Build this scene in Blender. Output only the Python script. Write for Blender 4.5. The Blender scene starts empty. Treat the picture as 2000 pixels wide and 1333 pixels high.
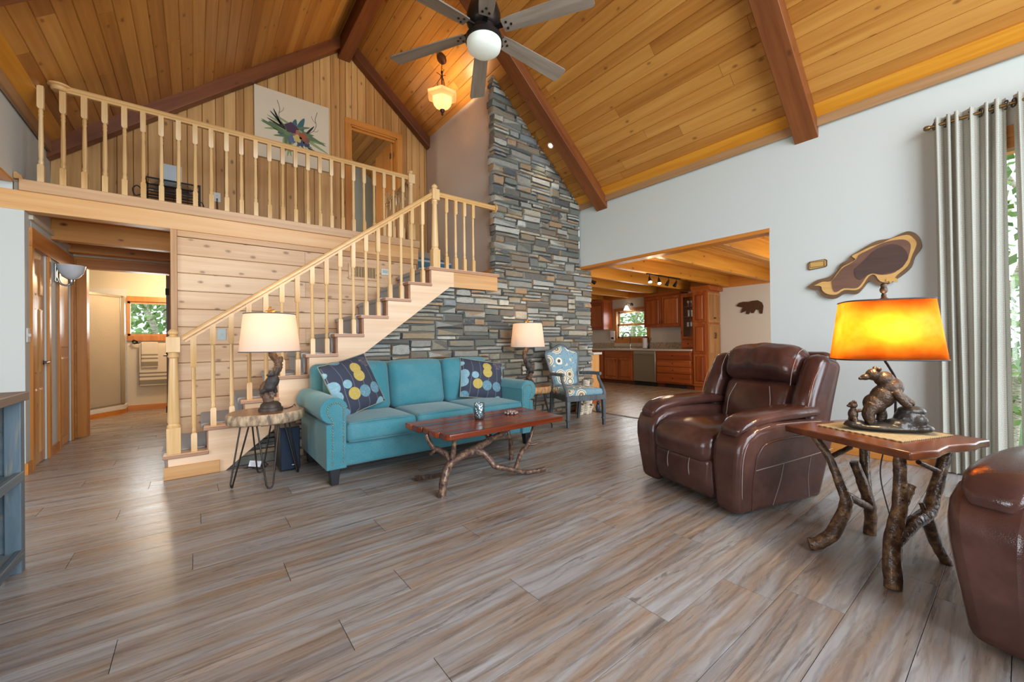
import bpy, bmesh, math, random
from mathutils import Vector, Matrix, noise
R = random.Random(7)
rad = math.radians
pi = math.pi
SC = bpy.context.scene
COL = SC.collection

# ---------------------------------------------------------------- camera
CAM_H = 1.10
def _rot(y, p, r):
    cy, sy, cp, sp, cr, sr = math.cos(y), math.sin(y), math.cos(p), math.sin(p), math.cos(r), math.sin(r)
    return Matrix(((cr, -sr, 0), (sr, cr, 0), (0, 0, 1))) @ Matrix(((1, 0, 0), (0, cp, -sp), (0, sp, cp))) @ Matrix(((cy, 0, sy), (0, 1, 0), (-sy, 0, cy)))
_M = _rot(rad(-38.08), rad(-0.265), rad(-0.67))
cam_data = bpy.data.cameras.new('camera')
cam_data.sensor_width = 36.0
cam_data.lens = 788.0 / 2000.0 * 36.0
cam_data.clip_start = 0.02
cam_data.clip_end = 200
cam = bpy.data.objects.new('camera', cam_data)
COL.objects.link(cam)
_r = Vector((_M[0][0], _M[0][2], -_M[0][1])); _d = Vector((_M[1][0], _M[1][2], -_M[1][1])); _f = Vector((_M[2][0], _M[2][2], -_M[2][1]))
cam.matrix_world = Matrix(((_r.x, -_d.x, -_f.x, 0), (_r.y, -_d.y, -_f.y, 0), (_r.z, -_d.z, -_f.z, CAM_H), (0, 0, 0, 1)))
SC.camera = cam
def to_px(p):
    v = Vector(p) - Vector((0, 0, CAM_H)); z = v.dot(_f)
    if z < .05: return None
    return 1000 + 788 * v.dot(_r) / z, 666.5 + 788 * v.dot(_d) / z

# ---------------------------------------------------------------- world and daylight
SC.view_settings.view_transform = 'Standard'
SC.view_settings.look = 'None'
SC.view_settings.gamma = 1.0
SC.view_settings.use_curve_mapping = False
SC.view_settings.exposure = 0.28
SC.cycles.max_bounces = 8; SC.cycles.diffuse_bounces = 4; SC.cycles.glossy_bounces = 3; SC.cycles.transmission_bounces = 6; SC.cycles.transparent_max_bounces = 8
SC.cycles.caustics_reflective = False; SC.cycles.caustics_refractive = False
W = bpy.data.worlds.new('daylight'); SC.world = W; W.use_nodes = True
_bg = W.node_tree.nodes['Background']
_bg.inputs['Color'].default_value = (0.80, 0.90, 1.0, 1)
_bg.inputs['Strength'].default_value = 2.2
def area(name, loc, aim, sx, sy, power, color):
    l = bpy.data.lights.new(name, 'AREA'); l.shape = 'RECTANGLE'; l.size = sx; l.size_y = sy
    l.energy = power; l.color = color
    o = bpy.data.objects.new(name, l); COL.objects.link(o); o.location = loc
    o.rotation_euler = (Vector(aim) - Vector(loc)).to_track_quat('-Z', 'Y').to_euler()
    return o
def point(name, loc, power, color, r=.04):
    l = bpy.data.lights.new(name, 'POINT'); l.energy = power; l.color = color; l.shadow_soft_size = r
    o = bpy.data.objects.new(name, l); COL.objects.link(o); o.location = loc
    return o
# daylight entering by the glazed gable behind the viewer, the glass door beside the curtain, the kitchen and the left wing
area('daylight_gable_low', (1.85, -2.75, 1.35), (1.85, 3, 1.5), 5.2, 2.3, 260, (.80, .90, 1))
area('daylight_gable_high', (1.85, -2.75, 3.6), (1.85, 3, 2.9), 3.6, 1.7, 210, (.82, .91, 1))
area('daylight_glass_door', (5.25, -0.95, 1.35), (2, -.6, 1.2), 1.9, 2.2, 45, (.88, .94, 1))
area('daylight_left_wing', (-4.3, 1.6, 1.5), (0, 2.6, 1.3), 3.0, 1.8, 110, (.88, .94, 1))
area('daylight_kitchen_window', (9.5, 6.65, 1.55), (7, 6.3, 1.0), .85, .75, 14, (.92, .97, 1))
area('daylight_kitchen_door', (7.0, .75, 1.4), (7.2, 4, 1.5), 2.4, 1.9, 70, (1, .94, .86))
area('daylight_bath_window', (-.62, 9.72, 1.6), (-.7, 7.9, 1.0), .55, .55, 8, (.95, 1, 1))

# ---------------------------------------------------------------- helpers
def hexc(h, a=1.0):
    h = h.lstrip('#'); v = [int(h[i:i + 2], 16) / 255 for i in (0, 2, 4)]
    return tuple((x / 12.92 if x <= .04045 else ((x + .055) / 1.055) ** 2.4) for x in v) + (a,)

class NT:
    def __init__(s, name):
        s.m = bpy.data.materials.new(name); s.m.use_nodes = True; s.t = s.m.node_tree; s.n = s.t.nodes; s.l = s.t.links
        s.b = s.n['Principled BSDF']
    def add(s, typ, **kw):
        n = s.n.new(typ)
        for k, v in kw.items(): setattr(n, k, v)
        return n
    def link(s, a, b): s.l.new(a, b)
    def set(s, node, **kw):
        for k, v in kw.items(): node.inputs[k.replace('_', ' ')].default_value = v
    def math(s, op, a, b=None):
        n = s.add('ShaderNodeMath', operation=op)
        for i, v in enumerate((a, b)):
            if v is None: continue
            if isinstance(v, (int, float)): n.inputs[i].default_value = v
            else: s.link(v, n.inputs[i])
        return n.outputs[0]
    def ramp(s, fac, stops, interp='LINEAR'):
        n = s.add('ShaderNodeValToRGB'); e = n.color_ramp; e.interpolation = interp
        while len(e.elements) < len(stops): e.elements.new(.5)
        for i, (p, c) in enumerate(stops):
            e.elements[i].position = p; e.elements[i].color = hexc(c) if isinstance(c, str) else c
        s.link(fac, n.inputs[0]); return n.outputs[0]
    def mix(s, fac, a, b, typ='MIX'):
        n = s.add('ShaderNodeMix', data_type='RGBA', blend_type=typ)
        for sock, v in ((n.inputs[0], fac), (n.inputs[6], a), (n.inputs[7], b)):
            if isinstance(v, (int, float)): sock.default_value = v
            elif isinstance(v, str): sock.default_value = hexc(v)
            elif isinstance(v, tuple): sock.default_value = v
            else: s.link(v, sock)
        return n.outputs[2]
    def coords(s, scale=(1, 1, 1), rnd=True, rot=(0, 0, 0), kind='Object'):
        tc = s.add('ShaderNodeTexCoord'); v = tc.outputs[kind]
        if rnd:
            oi = s.add('ShaderNodeObjectInfo'); k = s.math('MULTIPLY', oi.outputs['Random'], 61.0)
            a = s.add('ShaderNodeVectorMath', operation='ADD'); s.link(v, a.inputs[0]); s.link(k, a.inputs[1]); v = a.outputs[0]
        mp = s.add('ShaderNodeMapping'); mp.inputs['Scale'].default_value = scale; mp.inputs['Rotation'].default_value = rot
        s.link(v, mp.inputs[0]); return mp.outputs[0]
    def noise(s, vec, scale=1, detail=3, rough=.5, dist=0):
        n = s.add('ShaderNodeTexNoise'); s.set(n, Scale=scale, Detail=detail, Roughness=rough, Distortion=dist); s.link(vec, n.inputs['Vector'])
        return n.outputs['Fac']
    def voro(s, vec, scale=1, feature='F1', out='Distance', rnd=1.0):
        n = s.add('ShaderNodeTexVoronoi', feature=feature); s.set(n, Scale=scale, Randomness=rnd); s.link(vec, n.inputs['Vector'])
        return n.outputs[out]
    def bump(s, h, strength=.3, dist=.01):
        n = s.add('ShaderNodeBump'); s.set(n, Strength=strength, Distance=dist); s.link(h, n.inputs['Height']); s.link(n.outputs[0], s.b.inputs['Normal'])
    def color(s, c):
        if isinstance(c, (str, tuple)): s.b.inputs['Base Color'].default_value = hexc(c) if isinstance(c, str) else c
        else: s.link(c, s.b.inputs['Base Color'])
    def rough(s, v):
        if isinstance(v, (int, float)): s.b.inputs['Roughness'].default_value = v
        else: s.link(v, s.b.inputs['Roughness'])
MATS = {}
def plain(name, col, rough=.5, metal=0, bumpy=0, bscale=60, spec=None, var=0):
    if name in MATS: return MATS[name]
    t = NT(name); t.rough(rough); t.b.inputs['Metallic'].default_value = metal
    v = t.coords((1, 1, 1)); f = t.noise(v, bscale, 3)
    if var: t.color(t.mix(t.math('MULTIPLY', f, var), col, '#000000'))
    else: t.color(col)
    if bumpy: t.bump(f, bumpy, .004)
    if spec is not None: t.b.inputs['Specular IOR Level'].default_value = spec
    MATS[name] = t.m; return t.m

def wood(name, dark, mid, light, axis='x', grain=26, along=1.3, rough=.45, knots=0.0, knotcol='#5a2f14', var=.35, streak=None, bump=.12, knot_scale=3.2, thin=None):
    """wood with grain along an object axis; every object gets its own offset and tone"""
    if name in MATS: return MATS[name]
    t = NT(name)
    sc = {'x': (along, grain, grain), 'y': (grain, along, grain), 'z': (grain, grain, along)}[axis]
    v = t.coords(sc); wide = t.coords(tuple(x * .22 for x in sc))
    n1 = t.noise(v, 1, 5, .62, .35); n2 = t.noise(wide, 1, 3, .5, 1.2)
    f = t.math('ADD', t.math('MULTIPLY', n1, .55), t.math('MULTIPLY', n2, .5))
    oi = t.add('ShaderNodeObjectInfo'); r = t.math('MULTIPLY', t.math('SUBTRACT', oi.outputs['Random'], .5), var)
    f = t.math('ADD', f, r)
    col = t.ramp(f, [(.28, dark), (.52, mid), (.78, light)])
    if streak:
        s2 = t.noise(t.coords(tuple(x * .5 for x in sc)), 1, 4, .7, .8)
        col = t.mix(t.ramp(s2, [(.58, '#000000'), (.72, '#ffffff')]), col, streak)
    if knots:
        sp_ = t.add('ShaderNodeSeparateXYZ'); t.link(t.coords((1, 1, 1)), sp_.inputs[0]); ax_ = 'xyz'.index(axis); oth = [i for i in range(3) if i != ax_]
        if thin: oth = [i for i in oth if i != 'xyz'.index(thin)]
        w_ = sp_.outputs[oth[0]] if len(oth) == 1 else t.math('ADD', sp_.outputs[oth[0]], sp_.outputs[oth[1]])
        cx_ = t.add('ShaderNodeCombineXYZ'); t.link(t.math('MULTIPLY', sp_.outputs[ax_], .55), cx_.inputs[0]); t.link(w_, cx_.inputs[1])
        vn = t.add('ShaderNodeTexVoronoi', feature='F1'); vn.voronoi_dimensions = '2D'; t.set(vn, Scale=knot_scale); t.link(cx_.outputs[0], vn.inputs['Vector'])
        wob = t.noise(t.coords((9, 9, 9)), 1, 2); kn = t.math('ADD', vn.outputs['Distance'], t.math('MULTIPLY', t.math('SUBTRACT', wob, .5), .02 * knot_scale)); th_ = .018 * knot_scale
        col = t.mix(t.math('MULTIPLY', t.ramp(kn, [(0.0, '#ffffff'), (th_ * .6, '#d0d0d0'), (th_, '#404040'), (th_ * 2.6, '#000000')]), knots), col, knotcol)
    t.color(col); t.rough(rough)
    if bump: t.bump(n1, bump, .003)
    MATS[name] = t.m; return t.m

class MB:
    """collects shapes for ONE mesh object"""
    def __init__(s): s.v = []; s.f = []
    def _add(s, vs, fs):
        o = len(s.v); s.v += [tuple(v) for v in vs]; s.f += [tuple(i + o for i in f) for f in fs]; return s
    def box(s, x0, x1, y0, y1, z0, z1, m=None):
        vs = [Vector((x, y, z)) for x in (x0, x1) for y in (y0, y1) for z in (z0, z1)]
        if m: vs = [m @ v for v in vs]
        return s._add(vs, [(0, 1, 3, 2), (4, 6, 7, 5), (0, 4, 5, 1), (2, 3, 7, 6), (0, 2, 6, 4), (1, 5, 7, 3)])
    def cbox(s, c, d, m=None):
        return s.box(c[0] - d[0] / 2, c[0] + d[0] / 2, c[1] - d[1] / 2, c[1] + d[1] / 2, c[2] - d[2] / 2, c[2] + d[2] / 2, m)
    def prism(s, poly, axis, a, b):
        """poly in the two other axes (cyclic order of x,y,z), extruded along axis from a to b"""
        n = len(poly)
        def P(u, v, w): return {'x': (w, u, v), 'y': (u, w, v), 'z': (u, v, w)}[axis]
        vs = [P(u, v, a) for u, v in poly] + [P(u, v, b) for u, v in poly]
        return s._add(vs, [tuple(range(n - 1, -1, -1)), tuple(range(n, 2 * n))] + [(i, (i + 1) % n, n + (i + 1) % n, n + i) for i in range(n)])
    def tube(s, pts, rs, n=8, cap=True, wob=0, rng=R, squash=1):
        pts = [Vector(p) for p in pts]; rs = [rs] * len(pts) if isinstance(rs, (int, float)) else rs
        prev = None; rings = []
        for i, p in enumerate(pts):
            t = (pts[min(i + 1, len(pts) - 1)] - pts[max(i - 1, 0)]).normalized()
            if prev is None: prev = Vector((0, 0, 1)) if abs(t.z) < .9 else Vector((1, 0, 0))
            a = (prev - t * prev.dot(t)).normalized(); b = t.cross(a); prev = a
            rings.append([p + (a * math.cos(2 * pi * k / n) + b * math.sin(2 * pi * k / n) * squash) * rs[i] * (1 + (rng.uniform(-wob, wob) if wob else 0)) for k in range(n)])
        vs = [v for r in rings for v in r]; fs = []
        for i in range(len(rings) - 1):
            for k in range(n): fs.append((i * n + k, i * n + (k + 1) % n, (i + 1) * n + (k + 1) % n, (i + 1) * n + k))
        if cap: fs += [tuple(range(n - 1, -1, -1)), tuple(range((len(rings) - 1) * n, len(rings) * n))]
        return s._add(vs, fs)
    def lathe(s, prof, c=(0, 0, 0), n=20, cap=True, sx=1, sy=1, m=None):
        vs = []
        for r, z in prof:
            for k in range(n):
                a = 2 * pi * k / n; v = Vector((c[0] + r * sx * math.cos(a), c[1] + r * sy * math.sin(a), c[2] + z))
                vs.append(m @ v if m else v)
        fs = [(i * n + k, i * n + (k + 1) % n, (i + 1) * n + (k + 1) % n, (i + 1) * n + k) for i in range(len(prof) - 1) for k in range(n)]
        if cap: fs += [tuple(range(n - 1, -1, -1)), tuple(range((len(prof) - 1) * n, len(prof) * n))]
        return s._add(vs, fs)
    def ball(s, c, r, n=12, k=8, m=None):
        r = (r, r, r) if isinstance(r, (int, float)) else r
        vs = []
        for i in range(k + 1):
            th = pi * i / k
            for j in range(n):
                a = 2 * pi * j / n; v = Vector((r[0] * math.sin(th) * math.cos(a), r[1] * math.sin(th) * math.sin(a), -r[2] * math.cos(th)))
                if m: v = m @ v
                vs.append(v + Vector(c))
        return s._add(vs, [(i * n + j, i * n + (j + 1) % n, (i + 1) * n + (j + 1) % n, (i + 1) * n + j) for i in range(k) for j in range(n)])
    def soft(s, c, d, r, n=8, puff=(0, 0, 0), m=None, fn=None):
        """rounded, puffed box"""
        h = [x / 2 for x in d]; r = min(r, *[x * .999 for x in h]); vs = {}; out = []; fs = []
        def vert(p):
            key = tuple(round(x, 5) for x in p)
            if key not in vs:
                P = Vector([p[i] * h[i] for i in range(3)]); q = Vector([max(-(h[i] - r), min(h[i] - r, P[i])) for i in range(3)]); w = P - q
                # map the cube's edge zone to a sphere corner
                P = q + (w.normalized() * r if w.length > 1e-9 else w)
                u = [min(1, abs(x)) for x in p]
                P = P + Vector([puff[i] * (p[i]) * (1 - u[(i + 1) % 3] ** 2) * (1 - u[(i + 2) % 3] ** 2) for i in range(3)])
                if fn: P = fn(P, p)
                P = P + Vector(c)
                if m: P = m @ P
                vs[key] = len(out); out.append(P)
            return vs[key]
        # sample positions denser near edges so the rounding shows
        g = []
        for i in range(3):
            e = 1 - r / h[i] if h[i] else 0
            t = [-1, -1 + (1 - e) * .3, -1 + (1 - e) * .65] + [-e + 2 * e * k / n for k in range(n + 1)] + [1 - (1 - e) * .65, 1 - (1 - e) * .3, 1]
            g.append(sorted(set(round(x, 5) for x in t)))
        for ax in range(3):
            a1, a2 = (ax + 1) % 3, (ax + 2) % 3
            for sg in (-1, 1):
                for i in range(len(g[a1]) - 1):
                    for j in range(len(g[a2]) - 1):
                        quad = []
                        for (x, y) in ((i, j), (i + 1, j), (i + 1, j + 1), (i, j + 1)):
                            p = [0, 0, 0]; p[ax] = sg; p[a1] = g[a1][x]; p[a2] = g[a2][y]; quad.append(vert(p))
                        fs.append(tuple(quad if sg > 0 else quad[::-1]))
        return s._add(out, fs)
    def grid(s, fn, nu, nv, closed_u=False):
        vs = [fn(i / nu, j / nv) for j in range(nv + 1) for i in range(nu + (0 if closed_u else 1))]
        w = nu if closed_u else nu + 1
        return s._add(vs, [(j * w + i, j * w + (i + 1) % w, (j + 1) * w + (i + 1) % w, (j + 1) * w + i) for j in range(nv) for i in range(nu)])
    def xf(s, m): s.v = [tuple(m @ Vector(v)) for v in s.v]; return s
    def mesh(s, name):
        me = bpy.data.meshes.new(name); me.from_pydata(s.v, [], s.f); me.validate(); me.update(); return me
    def build(s, name, mat, parent=None, smooth=None, bevel=0, seg=2, loc=None, rot=None, sub=0, wn=False):
        off = Vector((0, 0, 0))
        if parent is not None and parent.get('_wc'): off = Vector(parent['_base'])
        if loc is None and parent is None and s.v:   # origin at the centre of its base
            xs, ys, zs = zip(*s.v); off = Vector(((min(xs) + max(xs)) / 2, (min(ys) + max(ys)) / 2, min(zs)))
        if off.length: s.v = [(v[0] - off.x, v[1] - off.y, v[2] - off.z) for v in s.v]
        me = s.mesh(name)
        bm = bmesh.new(); bm.from_mesh(me); bmesh.ops.recalc_face_normals(bm, faces=bm.faces); bm.to_mesh(me); bm.free()
        if smooth is not None:
            me.shade_smooth(); me.set_sharp_from_angle(angle=rad(smooth))
        o = place(name, me, mat, parent, loc if loc is not None else (tuple(off) if parent is None else (0, 0, 0)), rot)
        if parent is not None and parent.get('_wc') and loc is None: o['_wc'] = 1; o['_base'] = [float(q) for q in parent['_base']]
        if bevel:
            b = o.modifiers.new('edge', 'BEVEL'); b.width = bevel; b.segments = seg; b.limit_method = 'ANGLE'; b.angle_limit = rad(40); b.harden_normals = False
            if smooth is None: me.shade_smooth(); me.set_sharp_from_angle(angle=rad(50))
        if sub: q = o.modifiers.new('sub', 'SUBSURF'); q.levels = sub; q.render_levels = sub
        return o
def place(name, me, mat, parent=None, loc=(0, 0, 0), rot=None, scale=None):
    o = bpy.data.objects.new(name, me); COL.objects.link(o)
    if mat and not me.materials: me.materials.append(mat)
    o.location = loc
    if rot is not None: o.rotation_euler = rot
    if scale is not None: o.scale = scale
    if parent is not None: o.parent = parent
    return o
def thing(name, label, cat, loc=(0, 0, 0), rotz=None, group=None):
    """Empty at the thing's base. rotz None: parts are given in world coordinates; else in local ones"""
    o = bpy.data.objects.new(name, None); COL.objects.link(o); o.location = loc; o.empty_display_size = .1
    o['label'] = label; o['category'] = cat
    if group: o['group'] = group
    if rotz is None: o['_wc'] = 1; o['_base'] = [float(x) for x in loc]
    else: o.rotation_euler = (0, 0, rotz)
    return o
def tag(o, label, cat, group=None):
    o['label'] = label; o['category'] = cat
    if group: o['group'] = group
    return o
def struct(o): o['kind'] = 'structure'; return o
def sempty(name):
    o = bpy.data.objects.new(name, None); COL.objects.link(o); o['kind'] = 'structure'; o['_wc'] = 1; o['_base'] = [0., 0., 0.]; return o
def lbl(o, text): o['label'] = text; return o
def bez(p, n=8):
    """Catmull-Rom through points"""
    P = [Vector(x) for x in p]; P = [2 * P[0] - P[1]] + P + [2 * P[-1] - P[-2]]; out = []
    for i in range(1, len(P) - 2):
        for k in range(n):
            t = k / n
            out.append(.5 * (2 * P[i] + (P[i + 1] - P[i - 1]) * t + (2 * P[i - 1] - 5 * P[i] + 4 * P[i + 1] - P[i + 2]) * t * t + (3 * P[i] - P[i - 1] - 3 * P[i + 1] + P[i + 2]) * t ** 3))
    return out + [P[-2]]
def lerps(a, n):
    """resample a list of radii to n values"""
    return [a[min(int(i * (len(a) - 1) / (n - 1)), len(a) - 2)] * (1 - ((i * (len(a) - 1) / (n - 1)) - min(int(i * (len(a) - 1) / (n - 1)), len(a) - 2))) + a[min(int(i * (len(a) - 1) / (n - 1)), len(a) - 2) + 1] * ((i * (len(a) - 1) / (n - 1)) - min(int(i * (len(a) - 1) / (n - 1)), len(a) - 2)) for i in range(n)]

# ---------------------------------------------------------------- materials of the building
M_white = plain('white_wall_paint', '#c5c9c4', .75, bumpy=.03, bscale=120)
M_taupe = plain('taupe_wall_paint', '#c3b8ad', .75, bumpy=.03, bscale=120)
M_cream = plain('cream_wall_paint', '#d8cdb8', .75)
M_ceil = wood('golden_ceiling_boards', '#945a1c', '#b47832', '#ca9247', 'y', grain=20, along=.9, rough=.38, knots=.8, knotcol='#6a3510', var=.25, knot_scale=3.0, thin='z')
M_rafter = wood('dark_red_brown_beam', '#4a2410', '#6f3a1a', '#8d5329', 'x', grain=14, along=.9, rough=.42, knots=.5, knotcol='#240e05', var=.12)
M_ridge = wood('dark_ridge_beam', '#4a2410', '#6f3a1a', '#8d5329', 'y', grain=14, along=.9, rough=.42, knots=.5, knotcol='#240e05', var=.12)
M_pine_v = wood('vertical_pine_boards', '#9d6d38', '#bd8b50', '#d2a569', 'z', grain=26, along=1.1, rough=.45, knots=.8, knotcol='#5f3414', var=.3, thin='y')
M_ship = wood('pale_pine_boards', '#cfa57c', '#e3bf97', '#f0d6b5', 'x', grain=22, along=.9, rough=.5, knots=.8, knotcol='#74472c', var=.35, knot_scale=5.6, thin='y')
M_beam = wood('honey_pine_beam', '#b98048', '#d7a266', '#e6bd88', 'x', grain=18, along=.7, rough=.4, knots=.8, knotcol='#8d5526', var=.1, knot_scale=3)
M_trimx = wood('oak_trim_x', '#a3713f', '#bf8d58', '#d0a36f', 'x', grain=30, along=1.2, rough=.4, var=.15)
M_trimy = wood('oak_trim_y', '#a3713f', '#bf8d58', '#d0a36f', 'y', grain=30, along=1.2, rough=.4, var=.15)
M_trimz = wood('oak_trim_z', '#a3713f', '#bf8d58', '#d0a36f', 'z', grain=30, along=1.2, rough=.4, var=.15)
M_orange = wood('orange_pine_trim', '#a55d18', '#c47a2c', '#d6934a', 'y', grain=24, along=1.0, rough=.4, var=.1)
M_orangex = wood('orange_pine_trim_x', '#a55d18', '#c47a2c', '#d6934a', 'x', grain=24, along=1.0, rough=.4, var=.1)
M_orangez = wood('orange_pine_trim_z', '#a8631f', '#c07c34', '#d2954f', 'z', grain=24, along=1.0, rough=.35, var=.1)
M_kjoist = wood('amber_kitchen_joist', '#a4651f', '#c8862f', '#dda04c', 'x', grain=16, along=.8, rough=.4, knots=.9, knotcol='#5e2a0b', var=.2, knot_scale=2.8)
M_hjoist = wood('amber_hall_joist', '#a4642a', '#c88841', '#dba25a', 'x', grain=16, along=.8, rough=.4, knots=.9, knotcol='#5e2a0b', var=.2, knot_scale=2.8)
M_mortar = plain('grey_mortar', '#6d716e', .9, bumpy=.4, bscale=60)

def floor_mat(name, cols, streak, hue_cols):
    t = NT(name)
    v = t.coords((.9, 11, 1)); n1 = t.noise(v, 1, 6, .68, 1.6); n2 = t.noise(t.coords((.5, 5.5, 1)), 1, 3, .55, 1.6); n3 = t.noise(t.coords((2.2, 70, 1)), 1, 3, .6, .3)
    f = t.math('ADD', t.math('MULTIPLY', n1, .75), t.math('MULTIPLY', n3, .25))
    oi = t.add('ShaderNodeObjectInfo'); f = t.math('ADD', f, t.math('MULTIPLY', t.math('SUBTRACT', oi.outputs['Random'], .5), .09))
    c = t.ramp(f, cols); h = t.ramp(n2, hue_cols); c = t.mix(.5, c, h)
    s = t.noise(t.coords((.8, 9, 1)), 1, 6, .72, 2.2)
    c = t.mix(t.math('MULTIPLY', t.ramp(s, [(.585, '#000000'), (.64, '#ffffff')]), .6), c, streak)
    w = t.add('ShaderNodeTexWave', wave_type='BANDS', bands_direction='Y'); t.set(w, Scale=5.5, Distortion=7.0, Detail=4.0, Detail_Scale=1.3, Detail_Roughness=.6); t.link(t.coords((.28, 1, 1)), w.inputs['Vector'])
    c = t.mix(t.math('MULTIPLY', t.ramp(w.outputs['Fac'], [(.0, '#ffffff'), (.20, '#000000')]), .28), c, streak)
    t.color(c); t.rough(t.ramp(n1, [(.3, '#848484'), (.7, '#a0a0a0')])); t.bump(f, .08, .002); t.b.inputs['Specular IOR Level'].default_value = .3
    return t.m
M_floor = floor_mat('grey_brown_plank_floor', [(.32, '#625750'), (.45, '#8b7d73'), (.54, '#9f978f'), (.66, '#b8b6b4')], '#4d443f', [(.38, '#9c7f64'), (.5, '#8e837b'), (.60, '#a4a7ab')])
M_kfloor = floor_mat('warm_kitchen_floor', [(.30, '#7d684f'), (.46, '#9b8468'), (.58, '#ad9a80'), (.72, '#bfb09a')], '#6a563f', [(.36, '#a3835c'), (.5, '#a08b70'), (.64, '#b5a892')])
M_groove = plain('dark_joint', '#4a3f38', .9)

def board(name, L, Wd, T, mat, parent, loc, rot=None, ax='x', ch=.004):
    """one board lying in local xy, face on -z ('down') or +z; chamfered long edges; grain along ax"""
    w, t = Wd / 2, T / 2
    poly = [(-w, -t), (-w, t - ch), (-w + ch, t), (w - ch, t), (w, t - ch), (w, -t)]
    m = MB()
    if ax == 'x': m.prism([(u, v) for u, v in poly], 'x', -L / 2, L / 2)
    elif ax == 'y': m.prism([(u, v) for u, v in poly], 'y', -L / 2, L / 2)
    return m.build(name, mat, parent, loc=loc, rot=rot)

# ---------------------------------------------------------------- floor
floor = struct(MB().box(-4.2, 5.05, -2.75, 9.75, -.12, -.012).build('floor', M_groove, loc=(0, 0, 0)))
PW, PL = .2085, 1.5
JOINT = {0: 2.58, 2: 1.908, 3: 1.449, 5: 1.145, 6: 1.943, 7: .752, 8: -.239, 9: .342, 11: -.02}
def planks(parent, mat, x0, x1, y0, y1, k0, k1, ybase=.252):
    for k in range(k0, k1):
        ya = ybase + PW * k
        if ya + PW < y0 or ya > y1: continue
        ya, yb = max(ya, y0), min(ya + PW, y1)
        if yb - ya < .02: continue
        off = JOINT.get(k, (k * .537) % PL)
        x = off - PL * math.ceil((off - x0) / PL + 1)
        while x < x1:
            a, b = max(x, x0), min(x + PL, x1); x += PL
            if b - a < .03: continue
            vis = False
            for px in (a, (a + b) / 2, b):
                for py in (ya, yb):
                    q = to_px((px, py, 0))
                    if q and -150 < q[0] < 2150 and q[1] < 1480: vis = True
            if not vis: continue
            # recessed joints, 3 mm
            g = .0011; T = .012; c = .0003
            L2, W2 = (b - a) / 2 - g, (yb - ya) / 2 - g
            m = MB(); m._add([(-L2, -W2, -T), (L2, -W2, -T), (L2, W2, -T), (-L2, W2, -T), (-L2, -W2, -c), (L2, -W2, -c), (L2, W2, -c), (-L2, W2, -c),
                              (-L2 + c, -W2 + c, 0), (L2 - c, -W2 + c, 0), (L2 - c, W2 - c, 0), (-L2 + c, W2 - c, 0)],
                             [(3, 2, 1, 0), (0, 1, 5, 4), (1, 2, 6, 5), (2, 3, 7, 6), (3, 0, 4, 7), (4, 5, 9, 8), (5, 6, 10, 9), (6, 7, 11, 10), (7, 4, 8, 11), (8, 9, 10, 11)])
            m.build('plank', mat, parent, loc=((a + b) / 2, (ya + yb) / 2, 0))
planks(floor, M_floor, -4.2, 4.94, -2.6, 9.62, -14, 46)
kfloor = struct(MB().box(5.05, 9.35, .9, 8.6, -.12, -.012).build('floor_kitchen', M_groove, loc=(0, 0, 0)))
planks(kfloor, M_kfloor, 4.97, 9.35, .9, 8.6, 3, 41)
struct(MB().box(4.925, 4.985, 1.71, 4.45, -.005, .006).build('trim_1', plain('floor_transition_strip', '#5d4b3c', .5)))

# ---------------------------------------------------------------- roof and ceiling
SL, XR, XL, ZE = .834, 4.9, -1.23, 3.30
XA = (XR + XL) / 2; ZA = ZE + SL * (XR - XA); ANG = math.atan(SL)
def roof_z(x): return ZE + SL * min(XR - x, x - XL)
Y0, Y1, YP = -2.75, 9.2, 6.50
m = MB(); t = .10
m.prism([(XL - .3, roof_z(XL) - .3 * SL + .03), (XA, ZA + .03), (XR + .3, ZE - .3 * SL + .03), (XR + .3, ZE - .3 * SL + .03 + t), (XA, ZA + .03 + t), (XL - .3, ZE - .3 * SL + .03 + t)], 'y', Y0, Y1)
ceiling = struct(m.build('ceiling', M_groove, loc=(0, 0, 0)))
BW = .133; slope_len = (XR - XA) / math.cos(ANG); nb = int(slope_len / BW) + 1
def ceil_rows(side, ya, yb, cut):
    for i in range(nb):
        s = slope_len - (i + .5) * BW          # distance down from the ridge
        if s < .03: break
        y = ya; first = True
        while y < yb - .05:
            L = min(R.uniform(2.4, 4.6), yb - y) if cut else yb - y
            if yb - y - L < .6: L = yb - y
            x = XA + side * s * math.cos(ANG); z = ZA - s * math.sin(ANG)
            q = [to_px((x, yy, z)) for yy in (y, y + L / 2, y + L)]
            if any(p and -300 < p[0] < 2300 and p[1] > -500 for p in q):
                n = Vector((side * math.sin(ANG), 0, math.cos(ANG)))   # outward normal; board hangs under the slab
                c = Vector((x, y + L / 2, z)) + n * .012
                # face of the board looks down: rotate by pi about the grain axis
                board('plank', L - .003, BW - .001, .024, M_ceil, ceiling, c, (0, (ANG if side > 0 else -ANG) + pi, 0), 'y', .006)
            y += L
ceil_rows(1, Y0 + .1, YP + .02, True); ceil_rows(-1, Y0 + .1, YP + .02, True); ceil_rows(1, YP + .12, 9.1, False)
def rafter(y, w=.20, d=.20, x_end=(XL - .09, XR + .09), deep=0):
    for side in (1, -1):
        xe = x_end[1] if side > 0 else x_end[0]
        L = abs(xe - XA) / math.cos(ANG); D = d * math.cos(ANG)
        # local x runs down the slope, z up; sits under the boards
        a = math.atan(SL) * side
        c = Vector(((xe + XA) / 2, y, (roof_z(xe) + ZA) / 2)) - Vector((side * math.sin(ANG), 0, math.cos(ANG))) * (D / 2 - .01)
        MB().box(-L / 2, L / 2, -w / 2, w / 2, -D / 2, D / 2).build('rafter', M_rafter, ceiling, bevel=.006, loc=c, rot=(0, a, 0))
for y in (3.985, 1.36, -1.27): rafter(y)
rafter(6.42, .12, .20)
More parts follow.
